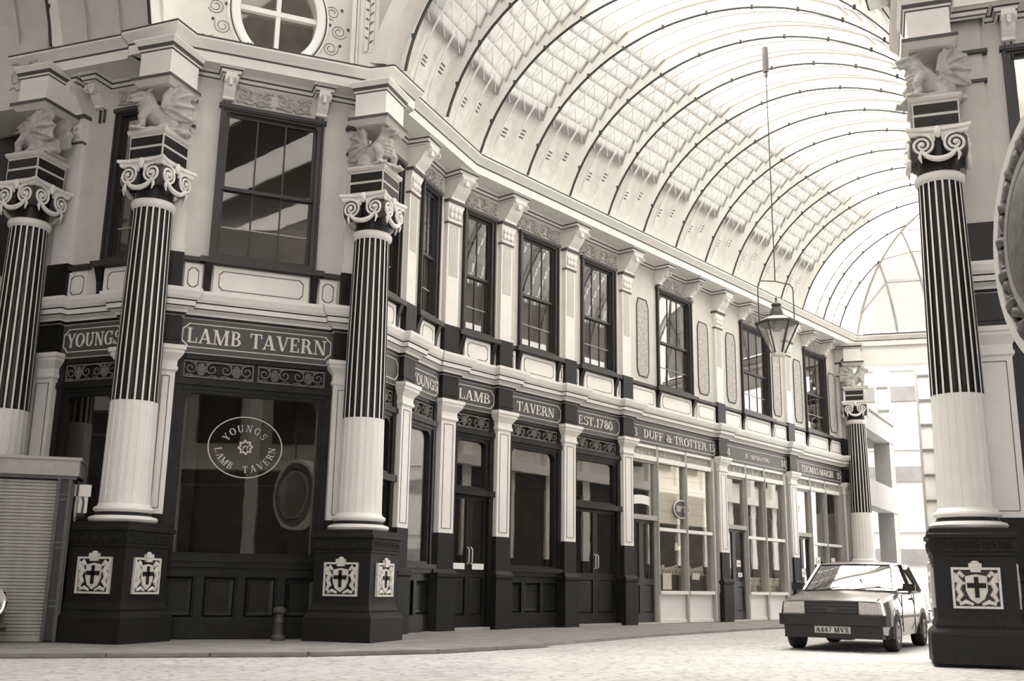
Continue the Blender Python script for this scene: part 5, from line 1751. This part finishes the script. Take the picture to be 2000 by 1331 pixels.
# ------------------------------------------------------------------ the sides of the market the camera does not look at (added to close off sky light and mirror in the glass)
def plain_side(name, P, Q, label, hgt=11.4):
    P, Q = Vector(P), Vector(Q)
    d = Q - P
    fr = Frame(P, degrees(atan2(d.x, d.y)))
    L = d.length
    mb = MB().box(0, L, .2, .5, 0, hgt, 0)
    n = max(1, int(L / 2.8))
    for i in range(n):
        x = L * i / n
        mb.box(x, x + .55, 0, .3, 2.2, 10.8, 1).box(x, x + .55, 0, .3, 0, 2.2, 2)
        mb.box(x + .6, x + L / n - .05, .1, .3, .1, 5.2, 2)
        mb.box(x + .6 + L / n * .12, x + L / n * .86, .1, .3, 7.1, 10.2, 2)
        mb.box(x, x + L / n, .05, .3, 5.25, 5.85, 2)
    mb.box(0, L, -.25, .3, 5.9, 6.3, 1).box(0, L, -.6, .3, 11, hgt, 1)
    return solid(name, mb, ['cream', 'white', 'dark'], label, 'wall', fr)


plain_side('wall_opposite', MAIN.pt(44, 11.9), MAIN.pt(1.6, 11.9), 'opposite shop wall of the avenue behind the large near column')
plain_side('wall_side_avenue', (-20.0, 24.3), (-9.95, 20.45), 'tavern wall continuing along the side avenue', 11.4)
plain_side('wall_side', (13.4, 14.6), (12.5, -1.0), 'shop wall on the far side of the crossing', 17)
plain_side('wall_back', (12.5, -1.0), (3.0, -11.0), 'shop wall behind the viewpoint', 17)
plain_side('wall_rear', (-3.0, -11.0), (-14.5, -3.0), 'shop wall behind and beside the viewpoint', 17)
plain_side('wall_far_side', (-14.5, -3.0), (-19.0, 16.4), 'shop wall across the side avenue', 17)
plain_side('wall_avenue_end', (-19.0, 16.0), (-13.0, 32.0), 'shop wall closing the side avenue', 17)
cc = tag(put('ceiling_crossing_unseen', None), 'glazed timber roof over the market crossing', 'roof', kind='structure')  # unseen roof added over the crossing; its glass strips set the light
mb = MB()
for k in range(9):
    x = -17 + 4.0 * k
    mb.box(x, x + 2.3, -14, 17.2, 17.6, 17.9)
mb.box(-17, 18, -14, -13, 17.6, 17.9)
part('roof_boarding', mb, 'citydark', cc)
for k in range(9):
    part('roof_pane', MB().box(-17 + 4.0 * k + 2.3, -17 + 4.0 * k + 4.0, -14, 17.2, 17.7, 17.72), 'fill_skylight', cc)

# ------------------------------------------------------------------ survey units to metres
for me in bpy.data.meshes:
    me.transform(Matrix.Scale(UNIT, 4))
for o in bpy.data.objects:
    o.location = o.location * UNIT
